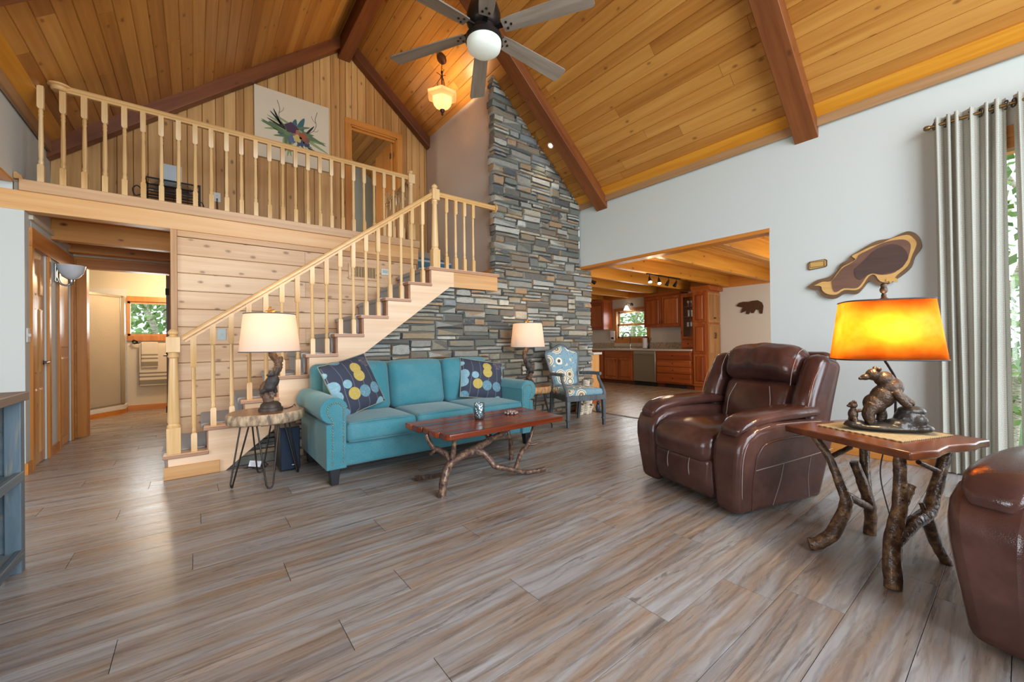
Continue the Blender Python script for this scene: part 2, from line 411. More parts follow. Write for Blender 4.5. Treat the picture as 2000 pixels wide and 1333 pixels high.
MB().prism([(XA - .09, ZA - .34), (XA + .09, ZA - .34), (XA + .09, ZA - .04), (XA - .09, ZA - .04)], 'y', Y0 + .1, YP).build('ridge_beam', M_ridge, ceiling, bevel=.006)
# eave boards: a grey-brown fascia on the wall and a bright board lying along the slope above it
M_eave = wood('bright_eave_board', '#b56c12', '#d08a24', '#e2a53e', 'y', grain=16, along=.8, rough=.35, var=.05)
M_fas = wood('taupe_eave_fascia', '#8d6740', '#a67f57', '#b9946d', 'y', grain=24, along=1, rough=.45, var=.05)
for nm, nm2, x, sgn, z0, z1, ye in (('trim_2', 'trim_24', 4.872, 1, 3.215, 3.318, 4.43), ('trim_3', 'trim_25', -1.205, -1, 3.18, 3.335, 6.37)):
    struct(MB().box(x - .014, x + .014, -2.6, ye, z0, z1).build(nm, M_fas, bevel=.003))
    xe = XR - .03 if sgn > 0 else XL + .03; w_ = .135; cx2 = xe - sgn * w_ / 2 * math.cos(ANG); cz2 = roof_z(cx2) - .014
    MB().box(-w_ / 2, w_ / 2, -(ye + 2.6) / 2, (ye + 2.6) / 2, -.012, .012).build(nm2, M_eave, bevel=.003, loc=(cx2, (ye - 2.6) / 2, cz2), rot=(0, sgn * ANG, 0))['kind'] = 'structure'

# ---------------------------------------------------------------- walls
wr = MB()
wr.box(4.9, 5.05, .30, 1.71, 0, 3.32); wr.box(4.9, 5.05, -2.75, -1.95, 0, 3.32); wr.box(4.9, 5.05, -1.95, .30, 2.62, 3.32); wr.box(4.9, 5.05, 1.71, 4.46, 2.31, 3.32); wr.box(4.9, 5.05, -1.95, .30, 0, .06)
struct(wr.build('wall_right', M_white))
wg = MB()
wg.prism([(XL - .1, 0), (-.75, 0), (-.75, 2.6), (XL - .1, 2.6)], 'y', -2.75, -2.6); wg.prism([(4.45, 0), (XR + .1, 0), (XR + .1, 2.6), (4.45, 2.6)], 'y', -2.75, -2.6)
wg.box(-.75, 4.45, -2.75, -2.6, 0, .2); wg.box(-.75, 4.45, -2.75, -2.6, 2.5, 2.75)
wg.prism([(XL - .1, 2.6), (-.75, 2.6), (-.75, 2.75), (.05, 2.75), (.05, roof_z(.05)), (XL, ZE), (XL - .1, ZE)], 'y', -2.75, -2.6)
wg.prism([(3.65, 2.75), (4.45, 2.75), (4.45, 2.6), (XR + .1, 2.6), (XR + .1, ZE), (XR, ZE), (3.65, roof_z(3.65))], 'y', -2.75, -2.6)
wg.prism([(.05, 4.45), (3.65, 4.45), (3.65, roof_z(3.65)), (XA, ZA), (.05, roof_z(.05))], 'y', -2.75, -2.6)
struct(wg.build('wall_gable', M_white))
wn = sempty('window_1')
for x in (-.75, .5, 1.85, 3.2, 4.45): MB().box(x - .05, x + .05, -2.70, -2.62, .2, 2.5).build('window_frame', M_orangez, wn)
for x in (.05, 1.85, 3.65): MB().box(x - .05, x + .05, -2.70, -2.62, 2.75, 4.45).build('window_frame', M_orangez, wn)
# left wing under a lower ceiling
struct(MB().box(-4.35, -1.17, 5.375, 5.52, 0, 2.305).box(-4.35, -1.24, 5.40, 5.52, 2.305, 2.66).build('wall_left_end', M_white))
wl = MB().box(-4.35, -4.2, -2.75, 5.4, 0, .6); wl.box(-4.35, -4.2, -2.75, 5.4, 2.4, 2.6); wl.box(-4.35, -4.2, -2.75, .1, .6, 2.4); wl.box(-4.35, -4.2, 3.1, 5.4, .6, 2.4)
struct(wl.build('wall_left', M_white))
struct(MB().box(-4.35, XL, -2.75, -2.6, 0, 2.6).build('wall_left_rear', M_white))
struct(MB().box(-4.35, XL - .02, -2.75, 5.4, 2.56, 2.66).build('ceiling_left_wing', M_ceil))
struct(MB().box(XL - .12, XL, -2.75, YP, 2.555, 3.36).build('wall_left_upper', M_white))
struct(MB().box(XL - .125, XL + .005, -2.75, 5.36, 2.535, 2.557).build('trim_4', M_orange))
# stair wall with taupe paint, from the chimney to the loft wall
struct(MB().prism([(3.225, 1.6), (3.34, 1.6), (3.34, roof_z(3.34) + .02), (3.225, roof_z(3.225) + .02)], 'y', 4.47, YP + .1).build('wall_stair', M_taupe))

# loft: beam, fascia, floor
struct(MB().box(-4.2, 2.52, 5.37, 5.50, 2.305, 2.475).build('beam_loft', M_beam, bevel=.004))
fa = MB().box(-1.195, 2.535, 5.345, 5.385, 2.472, 2.572); fa.box(2.50, 2.535, 5.385, 6.0, 2.472, 2.572)
struct(fa.build('trim_5', wood('loft_fascia', '#b48a60', '#c99f74', '#d8b48c', 'x', grain=30, along=.8, rough=.4, var=.1), bevel=.006))
lf = MB().box(XL, 2.51, 5.385, YP, 2.475, 2.565); lf.box(2.51, 3.225, 5.93, YP, 2.475, 2.565)
struct(lf.build('floor_loft', plain('loft_carpet', '#8d7f70', .95, bumpy=.5, bscale=300)))
MB().prism([(XL + .005, 2.57), (XL + .06, 2.57), (XL + .05, 2.60), (XL + .02, 2.625), (XL + .005, 2.62)], 'y', 5.35, 5.385).build('trim_6', M_trimx)['kind'] = 'structure'

# loft wall of vertical pine boards with its door opening
DL, DR, DT = 1.925, 2.685, 4.555
wp = MB()
wp.prism([(XL, 2.5), (DL, 2.5), (DL, roof_z(DL)), (XA, ZA), (XL, ZE)], 'y', YP + .025, YP + .12)
wp.prism([(DR, 2.5), (3.3, 2.5), (3.3, roof_z(3.3)), (DR, roof_z(DR))], 'y', YP + .025, YP + .12)
wp.prism([(DL, DT), (DR, DT), (DR, roof_z(DR)), (DL, roof_z(DL))], 'y', YP + .025, YP + .12)
wall_loft = struct(wp.build('wall_loft', M_groove, loc=(0, 0, 0)))
x = XL; 
while x < 3.22:
    w = R.choice((.13, .14, .15, .09)); a, b = x, min(x + w, 3.222); x += w
    segs = [(2.565, None)]
    if b > DL - .08 and a < DR + .08:
        if a >= DL - .09 and b <= DR + .09: segs = [(DT + .03, None)]
    for z0, _ in segs:
        g = .0018; c = .005; xm = (a + b) / 2; za, zb = roof_z(a + g) - z0, roof_z(b - g) - z0
        prof = [(a + g - xm, .024), (a + g - xm, c), (a + g + c - xm, 0), (b - g - c - xm, 0), (b - g - xm, c), (b - g - xm, .024)]
        vs = [(u, v, 0) for u, v in prof] + [(u, v, roof_z(u + xm) - z0 + .01) for u, v in prof]
        mm = MB(); n = 6; mm._add(vs, [tuple(range(n)), tuple(range(2 * n - 1, n - 1, -1))] + [(i, (i + 1) % n, n + (i + 1) % n, n + i) for i in range(n)])
        mm.build('plank', M_pine_v, wall_loft, loc=(xm, YP, z0))
ld = sempty('door_1')
for a, b in ((DL - .085, DL + .005), (DR - .005, DR + .085)): MB().box(a, b, YP - .018, YP + .002, 2.565, DT).build('door_casing', M_orangez, ld, bevel=.003)
MB().box(DL - .085, DR + .085, YP - .018, YP + .002, DT, DT + .09).build('door_casing', M_orangex, ld, bevel=.003)
for a, b in ((DL, DL + .02), (DR - .02, DR)): MB().box(a, b, YP, YP + .125, 2.565, DT).build('door_jamb', M_orangez, ld)
MB().box(DL, DR, YP, YP + .125, DT - .02, DT).build('door_jamb', M_orangex, ld)
MB().box(DL + .02, DR - .02, YP + .05, YP + .065, DT - .05, DT - .02).build('door_stop', M_orangex, ld)
lv = MB().box(DR - .06, DR - .022, YP + .13, YP + .86, 2.58, DT - .03).build('door_leaf', M_orangez, ld, bevel=.003)
for z in (2.8, 3.55, 4.3): MB().box(DR - .066, DR - .058, YP + .10, YP + .16, z - .045, z + .045).build('hinge', plain('steel_hinge', '#8e8b86', .35, 1), ld)
# bedroom behind the loft door
struct(MB().prism([(1.0, 2.5), (3.9, 2.5), (3.9, roof_z(3.9) + .03), (XA, ZA), (1.0, roof_z(1.0))], 'y', 9.0, 9.1).build('wall_bedroom', M_white))
struct(MB().box(1.0, 4.0, YP + .12, 9.1, 2.45, 2.56).build('floor_bedroom', plain('loft_carpet', '#8d7f70')))
struct(MB().box(3.8, 3.9, YP + .12, 9.0, 2.56, roof_z(3.85)).build('wall_bedroom_side', M_white))
struct(MB().box(.95, 1.05, YP + .12, 9.0, 2.56, roof_z(1.0) + .05).build('wall_bedroom_left', M_white))
point('bedroom_fill_light', (1.5, 7.3, 3.6), 22, (1, .86, .62), .12)  # unseen point light added to brighten this room; no lamp is modelled

# wall under the loft: horizontal shiplap boards
wb = MB().box(-.19, 2.50, 5.425, 5.52, 0, 2.31); wb.box(2.40, 2.515, 5.425, 6.0, 1.5, 2.475)
wall_back = struct(wb.build('wall_back', M_groove, loc=(0, 0, 0)))
z = 2.243; BH = .1873
while z > .02:
    zb = max(z - BH, 0.01); x = -.146
    for cut in ((1.05, 2.505) if R.random() < .3 else (2.505,)):
        L, h = cut - x, z - zb
        g, c = .002, .006; y = .024
        prof = [(y, -h / 2 + g), (c, -h / 2 + g), (0, -h / 2 + g + c), (0, h / 2 - g - c), (c, h / 2 - g), (y, h / 2 - g)]
        mm = MB(); mm.prism(prof, 'x', -L / 2 + .001, L / 2 - .001)
        mm.build('plank', M_ship, wall_back, loc=(x + L / 2, 5.40, (z + zb) / 2)); x = cut
    z -= BH
z = 2.47
while z > 1.6:      # end of that wall beside the upper steps
    MB().box(2.515, 2.525, 5.40, 6.0, z - BH + .003, z).build('plank', M_hjoist, wall_back); z -= BH
struct(MB().box(-.2, -.146, 5.375, 5.425, 0, 2.306).build('trim_7', M_trimz, bevel=.003))
struct(MB().box(-.146, 2.51, 5.385, 5.402, 2.243, 2.306).build('trim_8', M_trimx, bevel=.002))

# hallway
hall = MB().box(-1.30, -1.17, 5.52, 5.50, 0, 2.5)
hall = MB(); hall.box(-1.30, -1.172, 5.45, 5.56, 0, 2.30); hall.box(-1.30, -1.17, 5.56, 7.3, 2.02, 2.44); hall.box(-1.30, -1.17, 6.03, 6.47, 0, 2.02); hall.box(-1.30, -1.17, 7.02, 7.3, 0, 2.02)
struct(hall.build('wall_hall', M_white))
hb = MB(); hb.box(-1.2, -1.06, 7.2, 7.32, 0, 2.5); hb.box(-.28, -.05, 7.2, 7.32, 0, 2.5); hb.box(-1.06, -.28, 7.2, 7.32, 2.09, 2.5)
struct(hb.build('wall_hall_end', M_orangex))
struct(MB().box(-.19, -.07, 5.52, 7.3, 0, 2.5).build('wall_hall_right', M_ship))
ch = struct(MB().box(-1.3, 2.5, 5.5, 7.3, 2.44, 2.475).build('ceiling_hall', M_hjoist, loc=(0, 0, 0)))
for y in (6.25, 6.95): MB().box(-1.17, -.19, y - .06, y + .06, 2.225, 2.44).build('joist', M_hjoist, ch, bevel=.004)
struct(MB().box(-1.17, -.19, 7.165, 7.2, 2.225, 2.26).build('trim_9', M_cream))
struct(MB().box(-1.17, -1.145, 5.5, 7.2, 2.26, 2.30).build('trim_10', M_cream))
for i, (a, b) in enumerate(((5.50, 5.56), (6.03, 6.09), (6.41, 6.47), (7.02, 7.08))): struct(MB().box(-1.175, -1.15, a, b, .0, 2.02).build('trim_%d' % (11 + i), M_orangez, bevel=.003))
struct(MB().box(-1.175, -1.15, 5.50, 7.08, 2.02, 2.19).build('trim_15', M_orange, bevel=.003))
struct(MB().box(-1.175, -1.155, 5.37, 5.50, 0, .10).build('baseboard_hall', M_orange)); struct(MB().box(-1.175, -1.155, 6.09, 6.41, 0, .10).build('baseboard_hall', M_orange))
for x0, x1 in ((-1.15, -1.06), (-.28, -.19)): struct(MB().box(x0, x1, 7.175, 7.205, 0, 2.09).build('trim_16', M_orangez, bevel=.003))
struct(MB().box(-1.15, -.19, 7.175, 7.205, 2.09, 2.19).build('trim_17', M_orangex, bevel=.003))

# bathroom beyond the hall
bt = MB(); bt.box(-2.2, -.93, 9.6, 9.7, 0, 2.5); bt.box(-.31, .6, 9.6, 9.7, 0, 2.5); bt.box(-.93, -.31, 9.6, 9.7, 0, 1.30); bt.box(-.93, -.31, 9.6, 9.7, 1.90, 2.5)
struct(bt.build('wall_bath', M_cream))
struct(MB().box(-2.3, -2.2, 7.3, 9.7, 0, 2.5).build('wall_bath_left', M_cream)); struct(MB().box(.5, .6, 7.3, 9.7, 0, 2.5).build('wall_bath_right', M_cream))
struct(MB().box(-2.3, -1.15, 7.22, 7.32, 0, 2.5).build('wall_bath_near', M_cream)); struct(MB().box(-.05, .6, 7.22, 7.32, 0, 2.5).build('wall_bath_near_right', M_cream))
struct(MB().box(-2.3, .6, 7.3, 9.7, 2.4, 2.5).build('ceiling_bath', M_cream))
struct(MB().box(-.93, .5, 9.58, 9.6, 0, .09).build('baseboard_bath', M_orangex))
point('bath_ceiling_light', (-.35, 8.7, 2.2), 45, (1, .74, .46), .12)

# kitchen
wk = MB(); wk.box(9.35, 9.47, .8, 6.15, 0, 2.6); wk.box(9.35, 9.47, 7.13, 8.7, 0, 2.6); wk.box(9.35, 9.47, 6.15, 7.13, 0, 1.19); wk.box(9.35, 9.47, 6.15, 7.13, 1.94, 2.6)
struct(wk.build('wall_kitchen', plain('kitchen_wall_paint', '#cfc7bb', .75)))
struct(MB().box(5.05, 9.47, 8.6, 8.7, 0, 2.6).build('wall_kitchen_left', M_cream))
ws = MB(); ws.box(5.05, 5.8, .8, .9, 0, 2.6); ws.box(8.2, 9.47, .8, .9, 0, 2.6); ws.box(5.8, 8.2, .8, .9, 0, .5); ws.box(5.8, 8.2, .8, .9, 2.4, 2.6)
struct(ws.build('wall_kitchen_right', M_cream))
struct(MB().box(5.05, 5.15, 4.75, 8.7, 0, 2.6).build('wall_kitchen_near', M_cream))
kc = struct(MB().box(5.05, 9.47, .8, 8.7, 2.54, 2.66).build('ceiling_kitchen', M_groove, loc=(0, 0, 0)))
y = .9
while y < 8.6:
    q = [to_px((xx, y, 2.54)) for xx in (5.1, 7, 9.3)]
    if any(p and 1100 < p[0] < 1560 for p in q): board('plank', 4.3, .098, .02, M_kjoist, kc, (7.2, y + .05, 2.53), (pi, 0, 0), 'x', .005)
    y += .1
for y in (1.5, 2.37, 3.24, 4.11, 4.98, 5.85, 6.72, 7.6): MB().box(5.05, 9.35, y - .045, y + .045, 2.30, 2.53).build('joist', M_kjoist, kc, bevel=.004)
struct(MB().box(9.3, 9.352, .9, 8.6, 2.28, 2.54).build('trim_18', M_orange))
struct(MB().box(4.895, 5.055, 1.705, 4.46, 2.268, 2.312).build('trim_19', M_orange, bevel=.002))
struct(MB().box(4.878, 4.902, .36, 1.71, 0, .095).build('baseboard_right', M_orange, bevel=.004))

# ---------------------------------------------------------------- stone wall and chimney
def stone_mat():
    t = NT('ledge_stone'); oi = t.add('ShaderNodeObjectInfo'); v = t.coords((1, 1, 1))
    pal = ['#6f736a', '#8b8674', '#8f8f86', '#4e5256', '#9f8b6e', '#a8a8a0', '#74786f', '#b0a794', '#5f5d58', '#8a7a64', '#7e8587', '#a48462', '#666b66', '#95948c', '#7a6f62', '#b8b5aa']
    gi_ = t.add('ShaderNodeNewGeometry'); rnd_ = t.math('FRACT', t.math('ADD', oi.outputs['Random'], gi_.outputs['Random Per Island']))
    base = t.ramp(rnd_, [(i / len(pal), c) for i, c in enumerate(pal)], 'CONSTANT')
    n = t.noise(v, 9, 5, .65, .4); n2 = t.noise(v, 32, 4, .6)
    c = t.mix(t.ramp(n, [(.38, '#000000'), (.62, '#ffffff')]), base, t.mix(.3, base, '#3f4042'))
    c = t.mix(t.math('MULTIPLY', t.ramp(n2, [(.5, '#000000'), (.75, '#ffffff')]), .35), c, '#c4b79f')
    rust = t.noise(v, 4, 3, .6); c = t.mix(t.math('MULTIPLY', t.ramp(rust, [(.56, '#000000'), (.7, '#ffffff')]), .45), c, '#9a744c')
    t.color(c); t.rough(.85); t.bump(t.math('ADD', n, n2), .55, .012); return t.m
M_stone = stone_mat()
def str_low(x):      # lower edge of the stair stringer
    P = [(-.3, -.42), (.2, 0.0), (1.326, .935), (2.475, 1.80), (3.3, 1.80)]
    for (a, b), (c, d) in zip(P, P[1:]):
        if x <= c: return b + (d - b) * (x - a) / (c - a)
    return 1.80
YS = 4.42
wsl = MB()
wsl.prism([(.2, 0), (5.155, 0), (5.155, 2.305), (4.9, 2.305), (4.9, 1.85), (2.45, 1.85)], 'y', YS + .045, YS + .33)
wsl.prism([(4.9, 1.85), (4.9, ZE + .02), (3.222, roof_z(3.222) + .02), (3.222, 1.85)], 'y', YS + .045, YS + .12)
wall_stone = struct(wsl.build('wall_stone', M_mortar, loc=(0, 0, 0)))
def stone_mesh(rng):
    per = [(-.5, -.5), (0, -.5), (.5, -.5), (.5, 0), (.5, .5), (0, .5), (-.5, .5), (-.5, 0)]
    j = lambda a: rng.uniform(-a, a)
    back = [(x * .98, .5, z * .96) for x, z in per]
    mid = [(x * .985 + j(.012), -.05 + j(.12), z * .96 + j(.03)) for x, z in per]
    fro = [(x * .90 + j(.02), -.42 + j(.10), z * .74 + j(.07)) for x, z in per]
    c = [(j(.15), -.5, j(.12))]
    vs = back + mid + fro + c; fs = []
    for r in (0, 8):
        for i in range(8): fs.append((r + i, r + (i + 1) % 8, r + 8 + (i + 1) % 8, r + 8 + i))
    for i in range(8): fs.append((16 + i, 16 + (i + 1) % 8, 24))
    m = MB(); m._add(vs, fs); me = m.mesh('stone')
    bm = bmesh.new(); bm.from_mesh(me); bmesh.ops.recalc_face_normals(bm, faces=bm.faces); bm.to_mesh(me); bm.free()
    me.shade_smooth(); me.set_sharp_from_angle(angle=rad(38)); me.materials.append(M_stone); return me
SR = random.Random(21)
variants = [stone_mesh(SR) for _ in range(14)]
CW, CHH = .056, .046
x_0, z_0, nx, nz = .17, .0, int((5.175 - .17) / CW), int(4.75 / CHH)
def inside(i, k):
    xa, xb, za, zb = x_0 + i * CW, x_0 + (i + 1) * CW, z_0 + k * CHH, z_0 + (k + 1) * CHH; xm, zm = (xa + xb) / 2, (za + zb) / 2
    if zm < 1.84: return zb < str_low(xm) + .07 and xm > .2
    if zm < 2.30: return xa > 3.18
    return xa > 3.18 and xb < 4.925 and za < roof_z(xm) + .0
free = {(i, k) for i in range(nx) for k in range(nz) if inside(i, k)}
stones = []
for k in range(nz):
    i = 0
    while i < nx:
        if (i, k) not in free: i += 1; continue
        h = SR.choices((1, 2, 3), (5, 6, .5))[0]; w = SR.choice((4, 5, 6, 7, 8, 9) if h == 1 else (3, 4, 5, 6, 7, 8)) if h < 3 else SR.choice((3, 4, 5))
        while h > 1 and not all((i + a, k + b) in free for a in range(min(w, 3)) for b in range(h)): h -= 1
        ww = 0
        while ww < w and all((i + ww, k + b) in free for b in range(h)): ww += 1
        # do not leave a sliver behind
        if (i + ww, k) in free and (i + ww + 1, k) not in free and all((i + ww, k + b) in free for b in range(h)): ww += 1
        if ww == 0: h = 1; ww = 1
        for a in range(ww):
            for b in range(h): free.discard((i + a, k + b))
        stones.append((i, k, ww, h)); i += ww
stones.sort(key=lambda s: -s[2] * s[3] * (1 if to_px((x_0 + s[0] * CW, YS, z_0 + s[1] * CHH)) else 0))
rest = MB()
for idx, (i, k, w, h) in enumerate(stones):
    xa, xb, za, zb = x_0 + i * CW, x_0 + (i + w) * CW, z_0 + k * CHH, z_0 + (k + h) * CHH
    corner = (za > 1.8 and xa < 3.24) or xb > 5.12
    dep = SR.uniform(.055, .085) + (.05 if corner else 0); yf = YS + SR.uniform(-.012, .014)
    if corner and xa < 3.3: xa -= SR.uniform(-.01, .03)
    if xb > 5.12: xb += SR.uniform(-.01, .03)
    g = .006
    c = ((xa + xb) / 2, yf + dep / 2, (za + zb) / 2); s = (xb - xa - g, dep, zb - za - g * .7)
    me = SR.choice(variants); flip = SR.choice((1, -1))
    if idx < 296: place('stone', me, None, wall_stone, c, None, (s[0] * flip, s[1], s[2]))
    else:
        rest._add([(c[0] + v.co.x * s[0] * flip, c[1] + v.co.y * s[1], c[2] + v.co.z * s[2]) for v in me.vertices], [tuple(p.vertices) for p in me.polygons])
if rest.v:
    o = rest.build('small_stones', M_stone, wall_stone, smooth=38); o['kind'] = 'stuff'

# ---------------------------------------------------------------- staircase
M_tread = wood('pale_maple_tread', '#c79f78', '#dcb892', '#ead0b0', 'y', grain=26, along=1, rough=.4, var=.1)
M_nose = wood('brown_tread_end', '#94684c', '#ab8063', '#bd957a', 'x', grain=26, along=1, rough=.45, var=.1)
M_string = wood('pale_stringer_board', '#cda27a', '#e0bd98', '#eed3b5', 'x', grain=20, along=.7, rough=.42, var=.05)
M_rail = wood('maple_handrail', '#bd8d52', '#d2a66c', '#e2bd88', 'x', grain=30, along=.8, rough=.32, var=.1)
M_balu = wood('maple_baluster', '#bf9359', '#d6ae76', '#e5c596', 'z', grain=40, along=2, rough=.35, var=.25)
M_carp = plain('blue_grey_stair_carpet', '#b3b5b6', .95, bumpy=.6, bscale=260, var=.15)
RISE, RUN, NS = .2025, .268, 9
def sx(k): return -.2 + RUN * (k - 1)
def sz(k): return RISE * k
st = thing('staircase', 'pine staircase with grey carpet runner rising along the shiplap wall', 'staircase', (-.2, 4.9, 0))
# side board cut to the steps
pts = [(-.185, .0)]
for k in range(1, NS + 1): pts += [(sx(k) + .012, sz(k) - .034), (sx(k + 1) + .012, sz(k) - .034)]
pts += [(sx(10) + .012, sz(10) - .03), (2.53, sz(10) - .03), (2.53, 1.80), (2.475, 1.80), (1.326, .935), (.2, 0.0)]
MB().prism(pts, 'y', 4.388, 4.415).build('stringer', M_string, st)
MB().box(-.215, .16, 4.37, 4.392, 0, .105).build('baseboard', M_trimx, st, bevel=.004)
for k in range(1, NS + 1):
    tr = MB().box(sx(k) - .022, sx(k + 1) + .015, 4.372, 5.40, sz(k) - .034, sz(k) - .004).build('tread', M_nose, st, bevel=.005)
    MB().box(sx(k) - .018, sx(k + 1) + .012, 4.376, 4.52, sz(k) - .005, sz(k)).build('tread_cap', M_tread, tr)
    MB().box(sx(k) + .002, sx(k) + .02, 4.415, 5.40, sz(k - 1), sz(k) - .034).build('riser', M_nose, st)
    # carpet over tread and riser
    a = sx(k); z = sz(k); zl = sz(k - 1)
    prof = [(a + RUN + .0, z), (a + RUN + .0, z + .012), (a - .018, z + .012), (a - .034, z + .004), (a - .036, z - .03), (a - .02, z - .044), (a - .012, zl + .01), (a + .0, zl + .0), (a + .004, z - .04), (a - .018, z - .03), (a - .018, z)]
    MB().prism(prof, 'y', 4.53, 5.30).build('carpet', M_carp, st, smooth=30)
# landing
MB().box(2.19, 3.225, 4.372, 5.42, 1.984, 2.02).build('landing', M_nose, st, bevel=.005)
MB().box(2.20, 3.22, 4.376, 4.50, 2.018, 2.024).build('landing_cap', M_tread, st)
MB().box(2.215, 2.235, 4.415, 5.40, sz(9), 1.985).build('riser', M_nose, st)
MB().box(2.53, 3.20, 4.388, 4.415, 1.80, 1.985).build('landing_board', M_trimx, st)
MB().box(2.22, 3.222, 4.52, 5.40, 2.02, 2.032).build('carpet', M_carp, st)
MB().prism([(2.19, 2.034), (2.176, 2.02), (2.176, 1.985), (2.2, 1.975), (2.2, 1.84), (2.215, 1.84), (2.215, 2.02), (2.23, 2.034)], 'y', 4.53, 5.30).build('carpet', M_carp, st)
M_carpblue = plain('blue_carpet_edge', '#4c7288', .95, bumpy=.6, bscale=260, var=.3)
for k in range(3):
    z0 = 2.02 + .182 * k
    MB().box(2.53, 3.222, 5.40 + .27 * k, 5.42 + .27 * k, z0, z0 + .182).build('upper_riser', M_carpblue, st)
    if k < 2: MB().box(2.53, 3.222, 5.385 + .27 * k, 5.70 + .27 * k, z0 + .15, z0 + .182).build('upper_tread', M_carp, st, bevel=.01)
MB().box(3.19, 3.222, 4.5, 5.4, 2.03, 2.11).build('landing_skirting', M_orange, st)

def baluster_mesh(h, top, key=[{}]):
    k = (round(h, 3), round(top, 3))
    if k in key[0]: return key[0][k]
    q = .0205; m = MB(); b = .145
    def sq(z, a): return [(-a, -a, z), (a, -a, z), (a, a, z), (-a, a, z)]
    def slab(zs):
        vs = []; fs = []
        for z, a in zs: vs += sq(z, a)
        for i in range(len(zs) - 1):
            for j in range(4): fs.append((4 * i + j, 4 * i + (j + 1) % 4, 4 * i + 4 + (j + 1) % 4, 4 * i + 4 + j))
        fs += [(3, 2, 1, 0), tuple(range(4 * len(zs) - 4, 4 * len(zs)))]; m._add(vs, fs)
    slab([(0, q), (b, q), (b + .012, q * .72)]); slab([(h - top - .014, q * .66), (h - top, q), (h, q)])
    a, z = b + .01, h - top - .012
    m.lathe([(.012, a), (.0175, a + .012), (.0175, a + .03), (.0135, a + .045), (.0165, a + .07), (.0175, a + (z - a) * .35), (.0145, z - .12), (.0135, z - .075), (.017, z - .06), (.0135, z - .045), (.0165, z - .03), (.012, z)], n=8, cap=False)
    me = m.mesh('baluster'); bm = bmesh.new(); bm.from_mesh(me); bmesh.ops.recalc_face_normals(bm, faces=bm.faces); bm.to_mesh(me); bm.free()
    me.shade_smooth(); me.set_sharp_from_angle(angle=rad(35)); me.materials.append(M_balu); key[0][k] = me; return me
def baluster(parent, x, y, z, h, top):
    b = Vector(parent['_base']); place('baluster', baluster_mesh(h, top), None, parent, Vector((x, y, z)) - b)
def newel(parent, x, y, z, h, base=.22, q=.047):
    m = MB(); m.box(x - q, x + q, y - q, y + q, z, z + base)
    m.lathe([(q * .95, base), (q * 1.0, base + .015), (q * .82, base + .03), (q * .92, base + .05), (q * .62, h - .27), (q * .6, h - .25), (q * .85, h - .235), (q * .7, h - .22), (q * .78, h - .20)], (x, y, z), 14, False)
    m.box(x - q, x + q, y - q, y + q, z + h - .20, z + h - .07)
    m.lathe([(q * .8, h - .07), (q * .5, h - .055), (q * .75, h - .045), (q * .8, h - .03), (q * .55, h - .012), (q * .2, h)], (x, y, z), 14)
    return m.build('newel_post', M_balu, parent, smooth=35, bevel=.004)
def rail_bar(parent, a, b, w=.058, h=.062, mat=None):
    """moulded rail from a to b; a, b on the top centre line"""
    a, b = Vector(a), Vector(b); d = b - a; t = d.normalized(); s = Vector((0, 0, 1)).cross(t).normalized(); u = t.cross(s)
    prof = [(-.33, -1), (.33, -1), (.33, -.72), (.5, -.58), (.5, -.3), (.36, -.06), (.12, 0), (-.12, 0), (-.36, -.06), (-.5, -.3), (-.5, -.58), (-.33, -.72)]
    vs = []; n = len(prof)
    for P in (a, b):
        for x, z in prof: vs.append(P + s * x * w + u * z * h)
    m = MB(); m._add(vs, [tuple(range(n - 1, -1, -1)), tuple(range(n, 2 * n))] + [(i, (i + 1) % n, n + (i + 1) % n, n + i) for i in range(n)])
    return m.build('handrail', mat or M_rail, parent, smooth=25)
# stair railing
YR = 4.425
sr_ = thing('stair_railing', 'maple stair railing with turned balusters sloping above the blue sofa', 'railing', (-.15, YR, .2))
newel(sr_, -.150, YR, .2025, 1.05); newel(sr_, 2.295, YR, 2.024, 1.02)
ra, rb = (-.105, YR, 1.185), (2.25, YR, 2.935)
rail_bar(sr_, ra, rb)
for i in range(17):
    x = -.017 + .1342 * i
    if x > 2.16: break
    k = int((x - sx(1)) / RUN) + 1
    zt = ra[2] + (rb[2] - ra[2]) * (x - ra[0]) / (rb[0] - ra[0]) - .055
    h = zt - sz(k); baluster(sr_, x, YR, sz(k), h, .17 if (i % 2) else .26)
lr = thing('landing_railing', 'short level maple railing between the landing post and stone chimney', 'railing', (2.75, YR, 2.02))
rail_bar(lr, (2.34, YR, 2.955), (3.21, YR, 2.955))
for x in (2.452, 2.583, 2.711, 2.843): baluster(lr, x, YR, 2.024, .872, .16)
MB().lathe([(.02, -.012), (.055, -.010), (.06, 0), (.055, .006), (.02, .008)], n=16, m=Matrix.Translation((3.20, YR, 2.92)) @ Matrix.Rotation(pi / 2, 4, 'Y')).build('rosette', M_rail, lr, smooth=30)
lo = thing('loft_railing', 'long maple balustrade along the loft edge', 'railing', (.7, 5.37, 2.57))
YL = 5.372
rail_bar(lo, (-.93, YL, 3.482), (2.37, YL, 3.482))
m = MB(); m.lathe([(.05, -.06), (.06, -.05), (.062, -.03), (.08, -.022), (.08, -.008), (.06, 0)], (-.955, YL, 3.482), 20); m.build('rail_end_cap', M_rail, lo, smooth=30)
for i in range(26):
    x = -1.07 + .1346 * i
    if x > 2.34: break
    baluster(lo, x, YL, 2.572, .855, .19)
newel(lo, 2.415, YL, 2.572, 1.0)
newel(lo, 2.47, 6.36, 2.572, 1.0)
rail_bar(lo, (2.42, 5.42, 3.45), (2.47, 6.33, 3.45))
for i in range(6): baluster(lo, 2.42 + .008 * i, 5.52 + .135 * i, 2.572, .82, .16)

